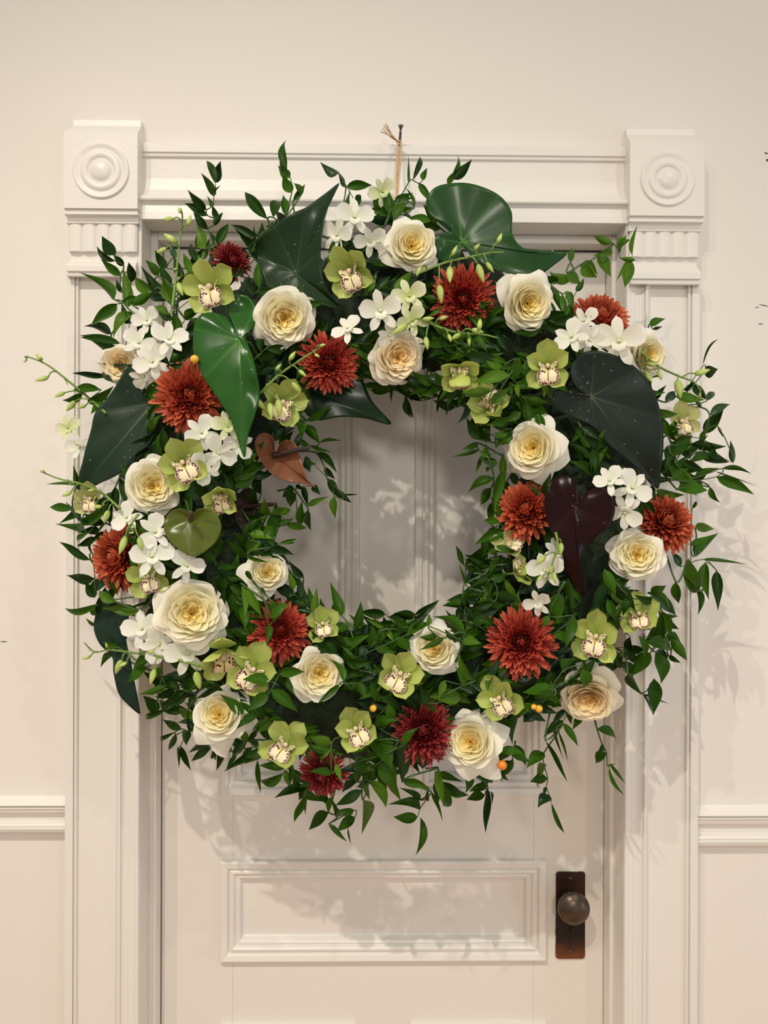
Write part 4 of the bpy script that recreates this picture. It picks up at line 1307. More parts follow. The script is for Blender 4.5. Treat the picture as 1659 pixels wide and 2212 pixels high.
# ------------------------------------------------------------------ screw and raffia tie
p = P(863, 312, -0.021)
n = Vector((0.05, -0.72, 0.70)).normalized()
t = thing('wood_screw', 'dark steel wood screw sticking out above the head casing', 'screw', frame(p, n))
v, f = tube([(0, 0, -0.012), (0, 0, 0.027)], 0.0017, 10)
ob('shank', mesh('shank', v, f, M_steel), t)
hel = [(0.0021 * math.cos(a * 0.7), 0.0021 * math.sin(a * 0.7), 0.002 + a * 0.00026) for a in range(72)]
v, f = tube(hel, 0.0005, 4)
ob('thread', mesh('thread', v, f, M_steel), t)
v, f = lathe([(0.0017, 0.024), (0.0030, 0.0275), (0.0043, 0.030), (0.0043, 0.031), (0.0001, 0.0315)], 16)
ob('screw_head', mesh('screw_head', v, f, M_steel), t)
ky = -0.034
kp = P(860, 308, ky)
t = thing('raffia_tie', 'tan raffia strands knotted on the screw, holding the wreath up', 'raffia tie', Matrix.Translation(kp))


def strand(nm, pts, w):
    q = [P(x, y, yy) - kp for x, y, yy in pts]
    q = [Vector(k) for k in catmull([tuple(k) for k in q], 5)]
    V = []
    for i, k in enumerate(q):
        d = (q[min(i + 1, len(q) - 1)] - q[max(i - 1, 0)]).normalized()
        s = d.cross(Vector((0, -1, 0.2))).normalized() * w
        h = d.cross(s).normalized() * w * 0.25
        V += [k - s, k - h, k + s, k + h]
    F = grid_faces(4, len(q), True)
    ob(nm, mesh(nm, V, F, M_raffia), t)


strand('strand', [(862, 305, ky), (858, 340, -.05), (857, 370, -.07), (856, 400, -.10), (856, 450, -.13)], 0.0016)
strand('strand', [(865, 305, ky), (867, 335, -.05), (863, 365, -.07), (860, 402, -.10), (858, 450, -.13)], 0.0016)
strand('strand', [(861, 306, ky), (861, 340, -.048), (861, 372, -.068), (859, 400, -.098), (857, 450, -.13)], 0.0011)
strand('knot', [(857, 306, ky), (860, 303, ky - .006), (866, 306, ky - .003), (864, 311, ky - .004), (858, 308, ky - .006), (862, 304, ky - .001)], 0.0017)
for i, (x, y) in enumerate(((833, 267), (829, 271), (837, 272), (822, 284), (826, 277))):
    strand('loose_end', [(860, 306, ky), (847 - i, 291 + i, ky - .008), (x, y, ky - .012 - .003 * i)], 0.0012)

# ------------------------------------------------------------------ scuffs and chips in the old paint
t = bpy.data.objects['wall_back']
for (px, py, w, h, a) in ((1655, 331, 9, 3, 20), (1657, 346, 6, 5, 60), (1650, 660, 22, 2, 12), (1643, 700, 12, 2, 0), (8, 1386, 16, 2, 0), (1635, 664, 10, 1.5, -8)):
    p = P(px, py, 0.0)
    k = mpp(0)
    v = [(math.cos(q * 0.9) * w * k * (0.5 + 0.12 * math.sin(q * 3)), 0, math.sin(q * 0.9) * h * k * 0.5) for q in range(7)]
    v2 = [(x, -0.0004, z) for x, _, z in v]
    f = [tuple(range(7, 14)), ] + [(i, (i + 1) % 7, 7 + (i + 1) % 7, 7 + i) for i in range(7)]
    ob('scuff', mesh('scuff', v + v2, f, M_scuff, False), t, Matrix.Translation(p) @ Matrix.Rotation(math.radians(a), 4, 'Y'))

# ------------------------------------------------------------------ ruscus sprigs traced round the rims
S = sprig
S('upright ruscus sprig in front of the head casing, nearest the rosette', (478, 600), [(470, 529, 494, 481), (443, 538, 429, 484), (468, 529, 452, 499), (449, 496, 416, 457), (461, 487, 483, 458), (470, 475, 458, 442), (449, 466, 399, 439, 20), (446, 454, 404, 409, 20), (459, 445, 448, 424), (462, 424, 435, 373, 18), (466, 418, 473, 402), (465, 397, 447, 342, 17), (468, 395, 476, 347, 20)], tone=0)
S('ruscus sprig across the fluted capital with upturned tip leaves', (320, 690), [(275, 665, 266, 577, 24), (283, 611, 278, 565), (262, 632, 250, 602), (260, 596, 217, 559, 20), (268, 575, 244, 550, 16), (250, 564, 205, 532, 14), (250, 550, 219, 510, 28)], tone=0)
S('ruscus sprig with a wide-reaching leaf just below the fluted capital', (330, 690), [(283, 657, 336, 629, 22), (247, 647, 180, 588, 26), (262, 655, 300, 640), (253, 656, 195, 704, 26)], tone=1)
S('light green ruscus sprig beside the upright bud stem', (400, 690), [(352, 626, 307, 582, 28), (331, 624, 287, 600, 26), (343, 596, 313, 561, 20), (390, 640, 400, 590), (372, 650, 350, 600), (402, 620, 425, 575), (365, 680, 330, 660), (420, 640, 452, 600)], tone=2)
S('ruscus sprig spread over the casing above the pale hidden rose', (330, 760), [(286, 674, 241, 728, 24), (241, 722, 182, 701, 22), (247, 737, 170, 725, 16), (262, 745, 172, 728, 18), (256, 771, 190, 729, 26), (268, 760, 250, 800), (280, 700, 262, 655)], tone=0)
S('thin ruscus sprig lying along the pale hidden rose', (310, 800), [(280, 787, 205, 784, 8), (238, 810, 157, 805, 14), (245, 825, 220, 800)], tone=3)
S('ruscus sprig under the longest bud stem by the casing groove', (270, 850), [(190, 870, 248, 831, 22), (218, 842, 155, 842, 20), (178, 851, 134, 866, 18), (225, 870, 195, 895)], tone=1)
S('ruscus sprig with curled thin leaf beside the short bud stem', (215, 1100), [(168, 1050, 100, 1045, 6), (165, 1055, 158, 1005, 12), (157, 1101, 105, 1095, 20), (187, 1092, 132, 1128, 20), (175, 1128, 141, 1083, 12), (181, 1140, 128, 1132, 22), (190, 1152, 163, 1169, 12), (205, 1135, 165, 1120)], tone=1)
S('ruscus sprig reaching over the casing beside the side-facing bronze chrysanthemum', (245, 1270), [(196, 1210, 130, 1170, 18), (200, 1195, 197, 1150, 6), (205, 1250, 142, 1243, 24), (205, 1291, 184, 1255, 22)], tone=0)
S('ruscus sprig below the side-facing bronze chrysanthemum', (290, 1330), [(251, 1300, 210, 1276, 22), (302, 1318, 224, 1312, 26), (323, 1288, 272, 1249, 16), (215, 1303, 136, 1317, 16), (208, 1330, 196, 1306, 14), (206, 1352, 184, 1334, 8)], tone=2)
S('ruscus sprig under the arching low bud stem', (330, 1450), [(242, 1412, 217, 1439, 18), (255, 1398, 220, 1385, 14), (317, 1442, 273, 1475, 24), (330, 1420, 285, 1445), (350, 1440, 320, 1470)], tone=1)
S('ruscus sprig hanging beside the casing bead at the low outer edge', (420, 1475), [(362, 1481, 299, 1502, 16), (350, 1465, 330, 1500), (341, 1538, 308, 1502, 26), (404, 1502, 347, 1526, 22), (362, 1532, 308, 1552, 14), (385, 1490, 350, 1470), (420, 1500, 405, 1535)], tone=0)
S('small ruscus sprig in front of the door stile at the lower edge', (440, 1570), [(410, 1580, 405, 1530, 6), (393, 1575, 350, 1554, 18), (378, 1581, 342, 1597, 10), (381, 1587, 360, 1623, 14), (404, 1578, 402, 1612, 20), (390, 1611, 413, 1664, 14), (384, 1614, 387, 1659, 8)], tone=0)
S('ruscus sprig fanning below the ivory rose with hanging petals', (510, 1590), [(454, 1602, 405, 1627, 20), (457, 1614, 412, 1645, 18), (464, 1612, 462, 1642), (481, 1608, 469, 1668, 18), (511, 1629, 488, 1662, 10), (530, 1610, 520, 1570), (525, 1600, 500, 1640)], tone=0)
S('ruscus sprig with sickle leaf below the lime orchid', (600, 1600), [(540, 1600, 560, 1570), (568, 1626, 481, 1667, 16), (570, 1618, 517, 1635, 18), (556, 1641, 564, 1713, 12), (545, 1625, 530, 1650), (575, 1640, 560, 1605), (630, 1660, 625, 1672)], tone=0)
S('trailing ruscus sprig beside the lowest crimson chrysanthemum', (670, 1680), [(659, 1703, 592, 1720, 20), (657, 1719, 635, 1774, 18), (665, 1701, 659, 1760, 10), (670, 1690, 645, 1700)], tone=1)
S('trailing ruscus sprig under the lowest crimson chrysanthemum', (735, 1660), [(720, 1720, 708, 1760, 14), (710, 1755, 666, 1793, 26), (733, 1762, 715, 1725, 16), (710, 1780, 749, 1820, 12), (765, 1750, 725, 1752, 18), (767, 1765, 726, 1795, 24), (752, 1788, 759, 1826, 4)], tone=1)
S('bright ruscus sprig hanging at the middle of the lowest edge', (790, 1640), [(782, 1707, 723, 1740, 24), (785, 1728, 784, 1798, 27), (796, 1686, 839, 1746, 24), (770, 1690, 778, 1650), (790, 1690, 800, 1730, 12)], tone=2)
S('longest trailing ruscus sprig, ending above the horizontal door panel', (920, 1660), [(947, 1659, 958, 1742, 20), (869, 1686, 931, 1704, 20), (932, 1710, 958, 1771, 8), (908, 1728, 864, 1701, 14), (920, 1728, 925, 1700), (908, 1745, 842, 1734, 24), (902, 1765, 848, 1765, 24), (908, 1765, 902, 1850, 17)], tone=1)
S('ruscus sprig between the bottom rose and the orange berry', (1060, 1640), [(1077, 1623, 1136, 1629, 20), (1062, 1647, 1086, 1689, 16), (1062, 1690, 1010, 1668, 8), (1010, 1668, 1007, 1715, 20), (1053, 1695, 1013, 1710, 18), (1047, 1718, 1007, 1727, 22), (1053, 1701, 1048, 1798, 17), (1052, 1745, 1056, 1774, 6), (1058, 1710, 1064, 1738, 6)], tone=1)
S('vine-like ruscus trail hanging over the door beside the horizontal panel', (1190, 1530), [(1178, 1600, 1224, 1688, 10), (1218, 1563, 1252, 1614, 16), (1200, 1572, 1214, 1636, 7), (1207, 1580, 1228, 1645, 6), (1175, 1626, 1137, 1658, 28), (1175, 1650, 1160, 1698, 18), (1183, 1682, 1145, 1690, 22), (1180, 1700, 1172, 1722, 8), (1187, 1718, 1161, 1743, 26), (1191, 1734, 1220, 1805, 10)], tone=1)
S('vine-like ruscus trail hanging below the lowest white rose', (1285, 1555), [(1290, 1575, 1336, 1598, 20), (1300, 1606, 1290, 1630, 10), (1310, 1626, 1284, 1650, 22), (1312, 1655, 1330, 1650, 4), (1318, 1650, 1352, 1694, 8), (1316, 1658, 1346, 1720, 9)], tone=1)
S('ruscus sprig drooping over the casing below the upturned orchid', (1350, 1400), [(1356, 1456, 1386, 1501, 22), (1347, 1440, 1325, 1412), (1386, 1498, 1445, 1521, 5), (1388, 1500, 1412, 1546, 6), (1413, 1466, 1412, 1546, 32)], tone=0)
S('broad-leaved ruscus sprig over the casing at the lower outer edge', (1390, 1370), [(1395, 1387, 1458, 1408, 32), (1420, 1410, 1430, 1478, 32), (1450, 1381, 1484, 1429, 24), (1444, 1417, 1472, 1432, 12), (1416, 1278, 1450, 1317, 20), (1430, 1340, 1465, 1330), (1440, 1345, 1466, 1360, 14), (1405, 1410, 1362, 1462, 34), (1425, 1380, 1430, 1320, 28), (1380, 1375, 1394, 1423, 16)], tone=1)
S('broad ruscus sprig hanging past the casing edge over the wall, lower', (1440, 1200), [(1460, 1257, 1466, 1305, 22), (1475, 1240, 1525, 1278, 14), (1487, 1208, 1510, 1280, 32), (1500, 1266, 1512, 1329, 14), (1524, 1215, 1530, 1296, 24), (1548, 1233, 1551, 1320, 24), (1520, 1208, 1617, 1219, 9), (1470, 1225, 1450, 1190)], tone=1)
S('ruscus sprig behind the wall-facing bronze chrysanthemum', (1470, 1180), [(1502, 1140, 1545, 1141, 22), (1500, 1202, 1550, 1151, 26), (1492, 1180, 1540, 1158, 18), (1495, 1100, 1505, 1080, 8)], tone=1)
S('ruscus sprig reaching farthest over the wall, above the bronze chrysanthemum', (1430, 1020), [(1463, 1058, 1530, 1058, 34), (1450, 1035, 1490, 1010), (1533, 1052, 1555, 1088, 14), (1505, 1035, 1530, 1020), (1500, 1030, 1555, 1010, 18), (1560, 1012, 1625, 1022, 12), (1548, 1030, 1629, 1067, 26), (1480, 1040, 1440, 1000), (1545, 1018, 1635, 1050, 4)], tone=1)
S('ruscus sprig with overlapping leaves beside the pale yellow-green orchid', (1430, 975), [(1497, 958, 1572, 964, 22), (1455, 985, 1495, 950), (1450, 960, 1440, 1010, 22), (1515, 985, 1578, 1002, 22), (1500, 975, 1450, 955, 20), (1470, 1000, 1520, 1015), (1530, 955, 1552, 990), (1465, 940, 1440, 920, 18)], tone=0)
S('ruscus sprig with two glossy folded leaves over the wall', (1460, 880), [(1515, 880, 1500, 860), (1533, 898, 1579, 871, 20), (1521, 937, 1566, 883, 28), (1550, 920, 1562, 945, 6), (1584, 1000, 1578, 950, 14), (1510, 950, 1525, 925)], tone=3)
S('ruscus sprig behind the running bud stem over the casing', (1400, 880), [(1414, 863, 1440, 831, 14), (1437, 869, 1460, 843, 20), (1460, 857, 1521, 866, 24), (1498, 828, 1527, 866, 20), (1527, 866, 1543, 845, 16), (1470, 870, 1475, 900), (1520, 805, 1551, 799, 28), (1518, 791, 1551, 727, 4), (1480, 845, 1500, 820)], tone=3)
S('ruscus sprig tip behind the side-on white rose', (1395, 740), [(1402, 701, 1438, 688, 18), (1410, 712, 1430, 706, 8)], tone=0)
S('bright ruscus sprig reaching across to the fluted capital', (1190, 600), [(1239, 594, 1182, 590, 24), (1232, 568, 1235, 534, 16), (1225, 590, 1255, 615, 24), (1267, 563, 1291, 594, 18), (1255, 575, 1290, 600, 26), (1295, 551, 1320, 600, 24), (1321, 534, 1284, 554, 18), (1324, 525, 1280, 509, 18), (1340, 545, 1355, 505, 8), (1333, 525, 1361, 518, 22), (1340, 558, 1375, 562, 12), (1362, 560, 1350, 623, 26), (1360, 565, 1332, 605, 14), (1366, 551, 1376, 485, 10)], tone=2)
S('ruscus leaves dangling between ivory rose and tilted bronze chrysanthemum', (1190, 600), [(1205, 610, 1182, 595, 20), (1190, 615, 1217, 681, 16), (1215, 635, 1218, 690, 16), (1226, 630, 1240, 668, 18), (1228, 660, 1210, 690, 10), (1245, 630, 1262, 600, 14)], tone=1)
S('tall twisted ruscus sprig in front of the head casing, above the dark leaf', (640, 480), [(633, 435, 660, 397, 14), (651, 420, 633, 393, 14), (617, 468, 611, 423, 20), (630, 417, 611, 377, 24), (627, 384, 602, 359, 22), (614, 380, 604, 338, 14), (620, 365, 616, 296, 18)], tone=1)
S('ruscus sprig beside the dark pointed leaf over the door head', (600, 520), [(578, 474, 526, 412, 26), (590, 470, 608, 430, 24), (595, 480, 580, 500), (560, 510, 500, 485, 18), (545, 545, 550, 490, 14)], tone=0)
S('looping ruscus sprig left of the white orchid top cluster', (742, 500), [(738, 462, 756, 414, 18), (747, 405, 806, 399, 22), (746, 405, 732, 371, 12), (732, 374, 691, 353, 20), (770, 440, 782, 420, 18)], tone=1)
S('ruscus sprig beside the greenish orchid below the raffia', (870, 470), [(850, 474, 886, 432, 22), (850, 471, 840, 411, 24), (895, 448, 879, 405, 8), (860, 430, 890, 428, 18), (830, 490, 805, 500), (882, 395, 883, 337, 6), (892, 390, 910, 332, 13), (904, 396, 934, 441, 16), (913, 390, 922, 362, 14)], tone=1)
S('pair of ruscus leaves standing behind the glossy bright heart leaf', (970, 430), [(972, 395, 993, 332, 13), (980, 388, 1020, 344, 22), (968, 400, 978, 372, 12)], tone=0)
# inner rim
S('hanging ruscus leaves under the peach-cream rose', (800, 790), [(775, 770, 745, 755), (800, 795, 765, 790, 14), (848, 835, 846, 872, 8), (852, 837, 894, 867, 16), (879, 858, 888, 905, 16), (875, 855, 895, 905, 12)], tone=0, dy=0.02)
S('sickle-shaped ruscus leaves hanging from the top of the opening', (930, 790), [(920, 815, 926, 855, 10), (940, 813, 925, 867, 10), (955, 840, 942, 894, 12), (962, 845, 958, 885, 8), (976, 843, 963, 900, 12), (970, 825, 987, 855, 10), (905, 810, 925, 838, 14)], tone=0, dy=0.02)
S('ruscus sprig above the brown anthurium reaching into the opening', (640, 890), [(662, 909, 719, 873, 16), (640, 905, 655, 945, 22), (653, 921, 692, 957, 24), (689, 957, 737, 950, 8), (671, 963, 719, 977, 10), (640, 945, 668, 968, 14), (650, 1006, 682, 1001, 14)], tone=1, dy=0.02)
S('drooping ruscus sprig before the door muntin beside the brown anthurium', (650, 975), [(683, 978, 730, 1020, 16), (701, 1009, 724, 1036, 14), (707, 1035, 735, 1080, 20), (719, 1054, 760, 1088, 16), (722, 1072, 724, 1120, 18), (742, 1070, 775, 1068, 4), (660, 985, 670, 1020, 18)], tone=0, dy=0.02)
S('ruscus sprig below the brown anthurium', (600, 1060), [(617, 1057, 629, 1099, 24), (630, 1050, 610, 1075, 20), (662, 1093, 709, 1073, 14), (665, 1102, 671, 1147, 18), (647, 1132, 653, 1080, 20), (640, 1048, 660, 1060), (675, 1050, 692, 1068, 16), (655, 1050, 665, 1095, 14)], tone=0, dy=0.015)
S('pale ruscus sprig over the dusky hidden anthurium at the opening', (560, 1150), [(578, 1112, 570, 1078, 22), (585, 1110, 626, 1098, 18), (599, 1132, 635, 1120, 14), (617, 1132, 665, 1141, 18), (600, 1110, 628, 1100, 16), (560, 1120, 540, 1150)], tone=2, dy=0.01)
S('dark thin ruscus sprig drooping across the small shaded rose', (540, 1170), [(560, 1170, 530, 1195), (560, 1185, 590, 1200, 14), (540, 1190, 572, 1197, 10), (585, 1183, 635, 1198, 18), (534, 1204, 582, 1215, 9), (557, 1172, 584, 1201, 16), (584, 1201, 617, 1215, 8), (603, 1174, 644, 1164, 10), (613, 1175, 640, 1172, 5)], tone=0, dy=-0.035)
S('ruscus leaves hanging beside the small shaded rose over a chrysanthemum', (520, 1260), [(522, 1265, 530, 1335, 16), (535, 1270, 566, 1333, 20), (600, 1315, 588, 1335), (545, 1255, 530, 1230), (560, 1270, 575, 1285, 10), (585, 1335, 625, 1303, 22), (575, 1310, 605, 1303, 14), (580, 1350, 578, 1395, 16), (590, 1340, 612, 1320, 16)], tone=1, dy=-0.03)
S('broad single ruscus sprig upright on the lower inner rim', (650, 1350), [(630, 1315, 645, 1274, 28), (615, 1320, 600, 1300, 18)], tone=0)
S('ruscus sprig with leaf standing against the muntin on the lower rim', (760, 1420), [(767, 1395, 741, 1375, 20), (752, 1350, 714, 1372, 24), (739, 1331, 715, 1258, 24), (767, 1361, 779, 1298, 22), (755, 1345, 735, 1375, 14), (748, 1403, 802, 1367, 24), (790, 1395, 775, 1420, 22), (799, 1400, 805, 1349, 22)], tone=1)
S('ruscus sprig along the lower rim beside the dotted-lip orchid', (840, 1420), [(815, 1370, 800, 1400), (844, 1358, 788, 1335, 14), (840, 1362, 850, 1385, 12), (882, 1364, 839, 1333, 20), (870, 1355, 905, 1335, 12), (891, 1360, 920, 1330, 14), (860, 1380, 835, 1400, 22), (748, 1430, 805, 1430, 24)], tone=1)
S('ruscus sprig over the leaf-crossed ivory rose', (985, 1430), [(1003, 1367, 937, 1328, 24), (960, 1378, 905, 1405, 14), (945, 1375, 905, 1377, 16), (925, 1352, 927, 1325, 12), (1000, 1385, 1040, 1390, 22), (985, 1385, 960, 1360, 14)], tone=1, dy=-0.03)
S('wispy ruscus sprig at the lower corner of the opening', (1060, 1370), [(1020, 1345, 1060, 1345), (997, 1349, 996, 1298, 14), (985, 1342, 962, 1318, 10), (1030, 1342, 1004, 1316, 14), (1010, 1350, 985, 1340, 10), (1005, 1310, 1003, 1275, 10), (1040, 1355, 1070, 1330)], tone=0)
S('dense ruscus sprig at the knob side of the opening, lower', (1070, 1260), [(1003, 1222, 985, 1178, 13), (1060, 1225, 1003, 1198, 20), (1020, 1240, 1005, 1205, 16), (1042, 1240, 1020, 1213, 14), (1005, 1264, 990, 1216, 6), (1050, 1280, 1005, 1290, 20), (1040, 1265, 1010, 1255, 16), (1065, 1300, 1010, 1318, 20), (1075, 1280, 1120, 1300, 24), (1060, 1250, 1095, 1238, 22), (1030, 1300, 1002, 1290, 18)], tone=0)
S('ruscus sprig with two broad leaves beside the half-covered chrysanthemum', (1105, 1130), [(1091, 1147, 1025, 1177, 26), (1079, 1129, 1044, 1123, 18), (1060, 1170, 1075, 1205, 20), (1045, 1180, 1020, 1205, 18), (1090, 1160, 1110, 1190, 14)], tone=1)
S('ruscus sprig fanning into the opening below the ragged cream rose', (1110, 1000), [(1035, 957, 998, 971, 14), (1034, 972, 975, 987, 10), (1055, 990, 1050, 960, 20), (1067, 1033, 1008, 1063, 22), (1061, 1054, 1037, 1091, 22), (1082, 1021, 1064, 1105, 24), (1088, 981, 1092, 1051, 18), (1040, 985, 1028, 1022, 10), (1075, 1000, 1035, 990, 20), (1060, 1010, 1048, 1018, 10)], tone=1)
S('ruscus sprig beside the shaded upturned orchid, over the opening', (1100, 900), [(1046, 918, 1016, 870, 20), (1027, 900, 1028, 932, 12), (1100, 905, 1052, 918, 20), (1125, 890, 1090, 912, 20), (1085, 930, 1070, 970, 20), (1105, 925, 1082, 965, 22), (1060, 940, 1040, 925, 12), (1095, 940, 1065, 945, 18)], tone=1, dy=-0.01)
S('bright ruscus sprig over the shaded upturned orchid', (1120, 790), [(1100, 810, 1019, 825, 28), (1061, 873, 1102, 834, 24), (1064, 843, 993, 849, 22), (1120, 775, 1108, 830, 22), (1085, 795, 1050, 780, 18), (1120, 830, 1122, 860, 14)], tone=2, dy=-0.03)
# leaves lying on top of the blooms
S('ruscus leaf trio lying over the lime orchid lip', (600, 1480), [(582, 1472, 523, 1469, 28), (580, 1498, 532, 1537, 28), (586, 1490, 644, 1537, 28), (604, 1455, 660, 1450, 24)], tone=1, dy=-0.05)
S('ruscus leaf pair crossing the rumpled golden-hearted rose', (760, 1490), [(743, 1472, 713, 1420, 18), (734, 1478, 684, 1520, 14), (770, 1475, 790, 1510, 18)], tone=1, dy=-0.045)
S('round-leaved ruscus sprig above the lowest crimson chrysanthemum', (740, 1590), [(716, 1605, 668, 1593, 26), (717, 1671, 666, 1668, 18), (725, 1650, 738, 1690, 14), (712, 1620, 690, 1640, 8)], tone=2, dy=-0.04)
S('wide ruscus leaves above the bottom crimson chrysanthemum', (960, 1530), [(995, 1508, 926, 1505, 34), (925, 1520, 905, 1480, 22), (1024, 1470, 986, 1409, 20), (1005, 1480, 985, 1440, 16), (960, 1470, 945, 1510, 18)], tone=2, dy=-0.02)
S('wide dark ruscus leaves at the foot between orchid and crimson chrysanthemum', (830, 1590), [(802, 1599, 850, 1659, 48), (860, 1600, 870, 1690, 44), (815, 1650, 860, 1700, 40), (760, 1650, 810, 1665, 22), (870, 1610, 905, 1570, 20), (810, 1565, 860, 1555, 22), (840, 1520, 845, 1565, 22), (820, 1515, 800, 1470, 20)], tone=1, dy=-0.01)
S('ruscus sprig over the yellow berry pair', (1190, 1470), [(1190, 1480, 1125, 1500, 26), (1200, 1500, 1153, 1508, 22), (1150, 1520, 1105, 1550, 20), (1260, 1445, 1263, 1488, 28), (1215, 1450, 1245, 1420, 22), (1160, 1540, 1130, 1560, 18)], tone=1, dy=-0.025)
S('ruscus sprig with pointed leaf between burgundy tip and red chrysanthemum', (1215, 1290), [(1205, 1280, 1206, 1352, 36), (1222, 1255, 1238, 1318, 22), (1185, 1330, 1170, 1355, 16), (1240, 1330, 1220, 1400, 26), (1195, 1370, 1245, 1385, 22)], tone=1, dy=-0.015)
S('ruscus sprig beneath the pale lemon rose', (1330, 1280), [(1320, 1270, 1375, 1320, 30), (1305, 1230, 1330, 1290, 24), (1360, 1290, 1345, 1330, 22), (1400, 1290, 1450, 1320, 22), (1410, 1300, 1370, 1285, 20), (1345, 1310, 1325, 1350, 12)], tone=0, dy=-0.015)

# ------------------------------------------------------------------ ruscus filling the body of the ring
MARKS = [(640, 545, 'dark pointed leaf at the top'), (1030, 470, 'glossy bright heart leaf'), (490, 800, 'drooping shiny heart leaf'), (270, 930, 'blue-green leaf'), (740, 860, 'dark leaf at the opening'), (1330, 890, 'grey-green heart leaf'), (240, 1400, 'hanging teal leaf'),
         (610, 1000, 'brown anthurium'), (1250, 1120, 'burgundy anthurium'), (418, 1150, 'olive anthurium'), (532, 1100, 'dusky hidden anthurium'),
         (615, 688, 'golden-hearted rose at the top'), (890, 530, 'ivory rose under the raffia'), (860, 772, 'peach-cream rose'), (1142, 656, 'ivory rose by the tilted chrysanthemum'), (1150, 968, 'ragged cream rose'), (1377, 1198, 'pale lemon rose'),
         (1272, 1512, 'rose facing down'), (1015, 1603, 'ivory bottom rose'), (938, 1402, 'leaf-crossed ivory rose'), (690, 1456, 'rumpled golden-hearted rose'), (473, 1543, 'rose with hanging pointed petals'), (415, 1325, 'largest cream rose'), (331, 1050, 'cream rose under the blue-green leaf'),
         (575, 1236, 'small shaded rose'), (505, 558, 'small dark red chrysanthemum'), (1000, 645, 'bud-crossed red chrysanthemum'), (1303, 676, 'tilted bronze chrysanthemum'), (410, 852, 'big bronze-red chrysanthemum'), (715, 782, 'red chrysanthemum over the opening'),
         (1133, 1095, 'half-covered chrysanthemum'), (1448, 1122, 'wall-facing bronze chrysanthemum'), (1127, 1386, 'bright red lower chrysanthemum'), (914, 1578, 'deep crimson chrysanthemum'), (692, 1680, 'lowest crimson chrysanthemum'), (607, 1357, 'red chrysanthemum on the lower rim'), (242, 1203, 'side-on bronze chrysanthemum'),
         (460, 622, 'green orchid below the dark red chrysanthemum'), (760, 585, 'wine-lipped orchid at the top'), (608, 868, 'shaded orchid behind hanging buds'), (397, 1000, 'bright green orchid on the cream rose'), (992, 795, 'hooded green orchid'), (1184, 792, 'long-lipped green orchid'), (1052, 880, 'upturned shaded orchid'),
         (1288, 1375, 'arch-hooded green orchid'), (1382, 1332, 'upturned orchid at the edge'), (1082, 1507, 'orchid under the bright red chrysanthemum'), (866, 1455, 'wine-dotted orchid'), (770, 1575, 'orchid with the yellow berry'), (618, 1610, 'lime orchid at the foot'), (548, 1448, 'lime orchid with a leaf across'),
         (322, 1245, 'heavily spotted orchid'), (1337, 738, 'big white orchid'), (822, 672, 'white star orchid over the peach rose'), (770, 490, 'white orchid top cluster'), (1178, 1232, 'white orchids by the burgundy tip'), (1350, 1070, 'white orchids above the lemon rose'), (330, 780, 'white orchids by the bronze-red chrysanthemum')]
TAKEN = set()


def where(x, y):
    for mx, my, nm in sorted(MARKS, key=lambda m: (m[0] - x) ** 2 + (m[1] - y) ** 2):
        dx, dy = x - mx, y - my
        w = ('knob-side of' if dx > 0 else 'hinge-side of') if abs(dx) > abs(dy) else ('below' if dy > 0 else 'above')
        if (w, nm) not in TAKEN:
            TAKEN.add((w, nm))
            return 'ruscus sprig tucked in ' + w + ' the ' + nm


_rng = random.Random(99)


def covered(x, y, k):
    return any((x - a) ** 2 + (y - b) ** 2 < (k * r) ** 2 for a, b, r in FLOWERS)


S('fine light green ruscus sprig behind the spotted orchid, over the door corner', (440, 690), [(430, 650, 420, 590, 12), (425, 620, 440, 560, 10), (438, 600, 425, 545, 12), (445, 590, 462, 535, 14), (430, 570, 410, 520, 16), (440, 560, 455, 510, 14), (405, 640, 390, 580, 16), (415, 600, 395, 545, 18), (425, 540, 430, 490, 14), (450, 640, 470, 590, 12), (455, 560, 480, 520, 16)], tone=2, dy=0.02)
S('dark ruscus sprig filling the door corner beside the upright bud stem', (390, 720), [(380, 660, 360, 610, 22), (400, 640, 420, 590, 22), (370, 620, 345, 570, 22), (395, 600, 375, 550, 20), (410, 580, 440, 535, 20), (360, 580, 335, 540, 20), (385, 555, 365, 520, 16), (375, 690, 335, 670, 22), (400, 690, 440, 660, 22), (360, 650, 318, 640, 20)], tone=0, dy=0.03)
S('ruscus sprig behind the tall twisted one, over the door head', (600, 540), [(560, 540, 520, 510, 20), (545, 520, 505, 490, 18), (575, 530, 565, 480, 20), (540, 555, 500, 530, 18), (590, 520, 600, 470, 20), (530, 580, 490, 600, 20)], tone=0, dy=0.02)
S('broad shiny ruscus sprig hanging over the casing below the lemon rose', (1400, 1280), [(1420, 1290, 1465, 1330, 26), (1415, 1300, 1395, 1350, 26), (1430, 1320, 1450, 1375, 30), (1425, 1350, 1390, 1390, 26), (1440, 1370, 1475, 1395, 24), (1430, 1400, 1420, 1450, 28), (1405, 1280, 1440, 1265, 22)], tone=1, dy=0.01)
S('ruscus sprig low over the casing behind the arch-hooded orchid', (1330, 1400), [(1345, 1410, 1385, 1440, 24), (1340, 1430, 1370, 1470, 22), (1330, 1420, 1300, 1455, 24), (1350, 1400, 1395, 1405, 22), (1320, 1400, 1340, 1445, 22)], tone=0, dy=0.02)
S('dense ruscus sprig behind the pale yellow-green orchid over the casing', (1420, 960), [(1440, 940, 1480, 915, 22), (1450, 960, 1500, 940, 22), (1460, 980, 1510, 970, 22), (1455, 1000, 1500, 1020, 24), (1480, 970, 1530, 940, 18), (1490, 1000, 1545, 990, 20), (1440, 990, 1460, 1040, 22), (1480, 1020, 1520, 1050, 22)], tone=1, dy=0.015)
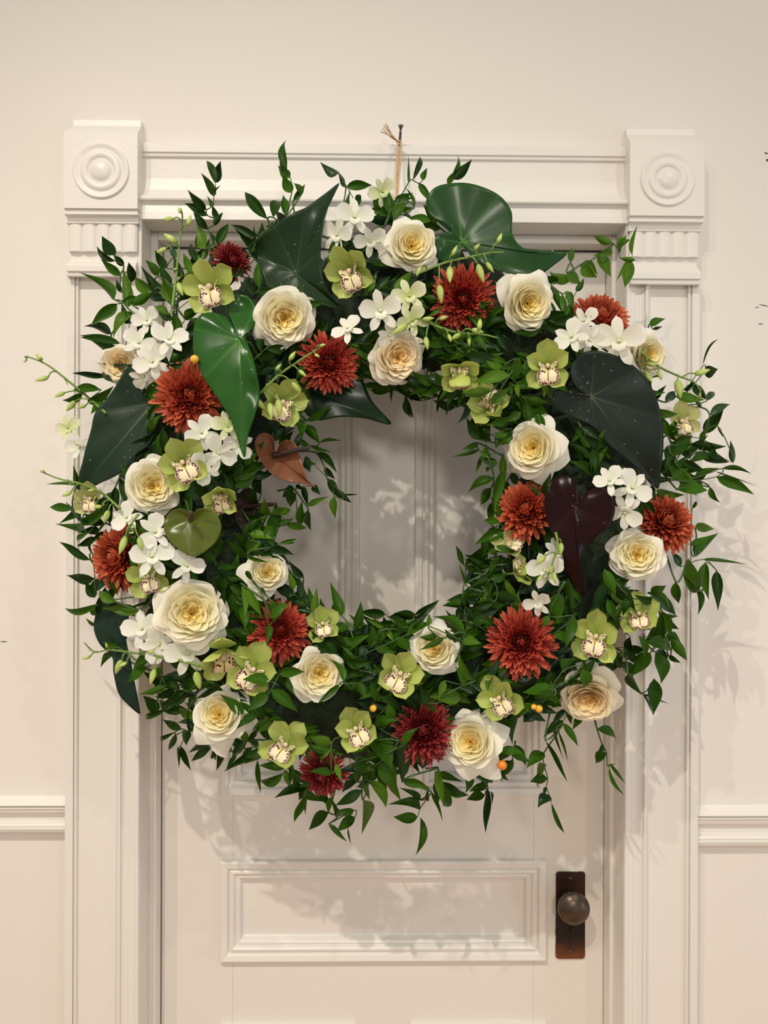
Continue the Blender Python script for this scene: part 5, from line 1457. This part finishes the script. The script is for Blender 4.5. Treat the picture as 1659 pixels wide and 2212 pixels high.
S('ruscus sprig between the side-facing chrysanthemum and the short bud stem', (250, 1140), [(225, 1130, 180, 1110, 22), (215, 1145, 170, 1150, 20), (235, 1120, 215, 1085, 20), (205, 1160, 165, 1180, 18), (230, 1150, 195, 1170, 20)], tone=0, dy=0.02)
made = 0
for i in range(300):
    a = 2 * math.pi * (i + _rng.uniform(-0.4, 0.4)) / 300 * 17
    r0 = WR + (-140, 150, 0, -70, 80, 185, -185)[i % 7] + _rng.uniform(-25, 25)
    x0, y0 = WX + r0 * math.sin(a), WY - r0 * math.cos(a)
    out = (r0 - WR) / 190
    d = a + _rng.choice((-1, 1)) * (math.pi / 2 - 0.9 * out * _rng.uniform(0.4, 1.0)) if abs(out) < 0.75 else a + (0 if out > 0 else math.pi) + _rng.uniform(-0.8, 0.8)
    L_ = _rng.uniform(85, 125)
    n = _rng.randint(8, 11)
    lv = []
    for k in range(n):
        s = (k + 0.6) / n
        bx, by = x0 + math.sin(d) * L_ * s, y0 - math.cos(d) * L_ * s
        da = d + (0.75 + _rng.uniform(-0.25, 0.3)) * (1 if k % 2 else -1) * (1 - 0.45 * s)
        ll = _rng.uniform(44, 66)
        tx, ty = bx + math.sin(da) * ll, by - math.cos(da) * ll
        mx, my = (bx + tx) / 2, (by + ty) / 2
        rr = math.hypot(tx - WX, ty - WY)
        if covered(mx, my, 0.55) or rr > 655 + 25 * math.sin(2 * (a - 0.78)) ** 2 or rr < 232:
            continue
        lv.append((bx, by, tx, ty, ll * _rng.uniform(0.28, 0.42)))
    if len(lv) < 2:
        continue
    cx_ = sum((q[0] + q[2]) / 2 for q in lv) / len(lv)
    cy_ = sum((q[1] + q[3]) / 2 for q in lv) / len(lv)
    wh = where(cx_, cy_)
    if not wh:
        continue
    S(wh, (x0, y0), lv, tone=_rng.choice((0, 0, 1, 1, 1, 3)), dy=_rng.uniform(0.004, 0.038), group='ruscus filling the ring', rng=_rng, jit=0.015)
    made += 1
print('filler sprigs', made, 'ruscus leaves', NRUSCUS[0], 'objects', len(bpy.data.objects))
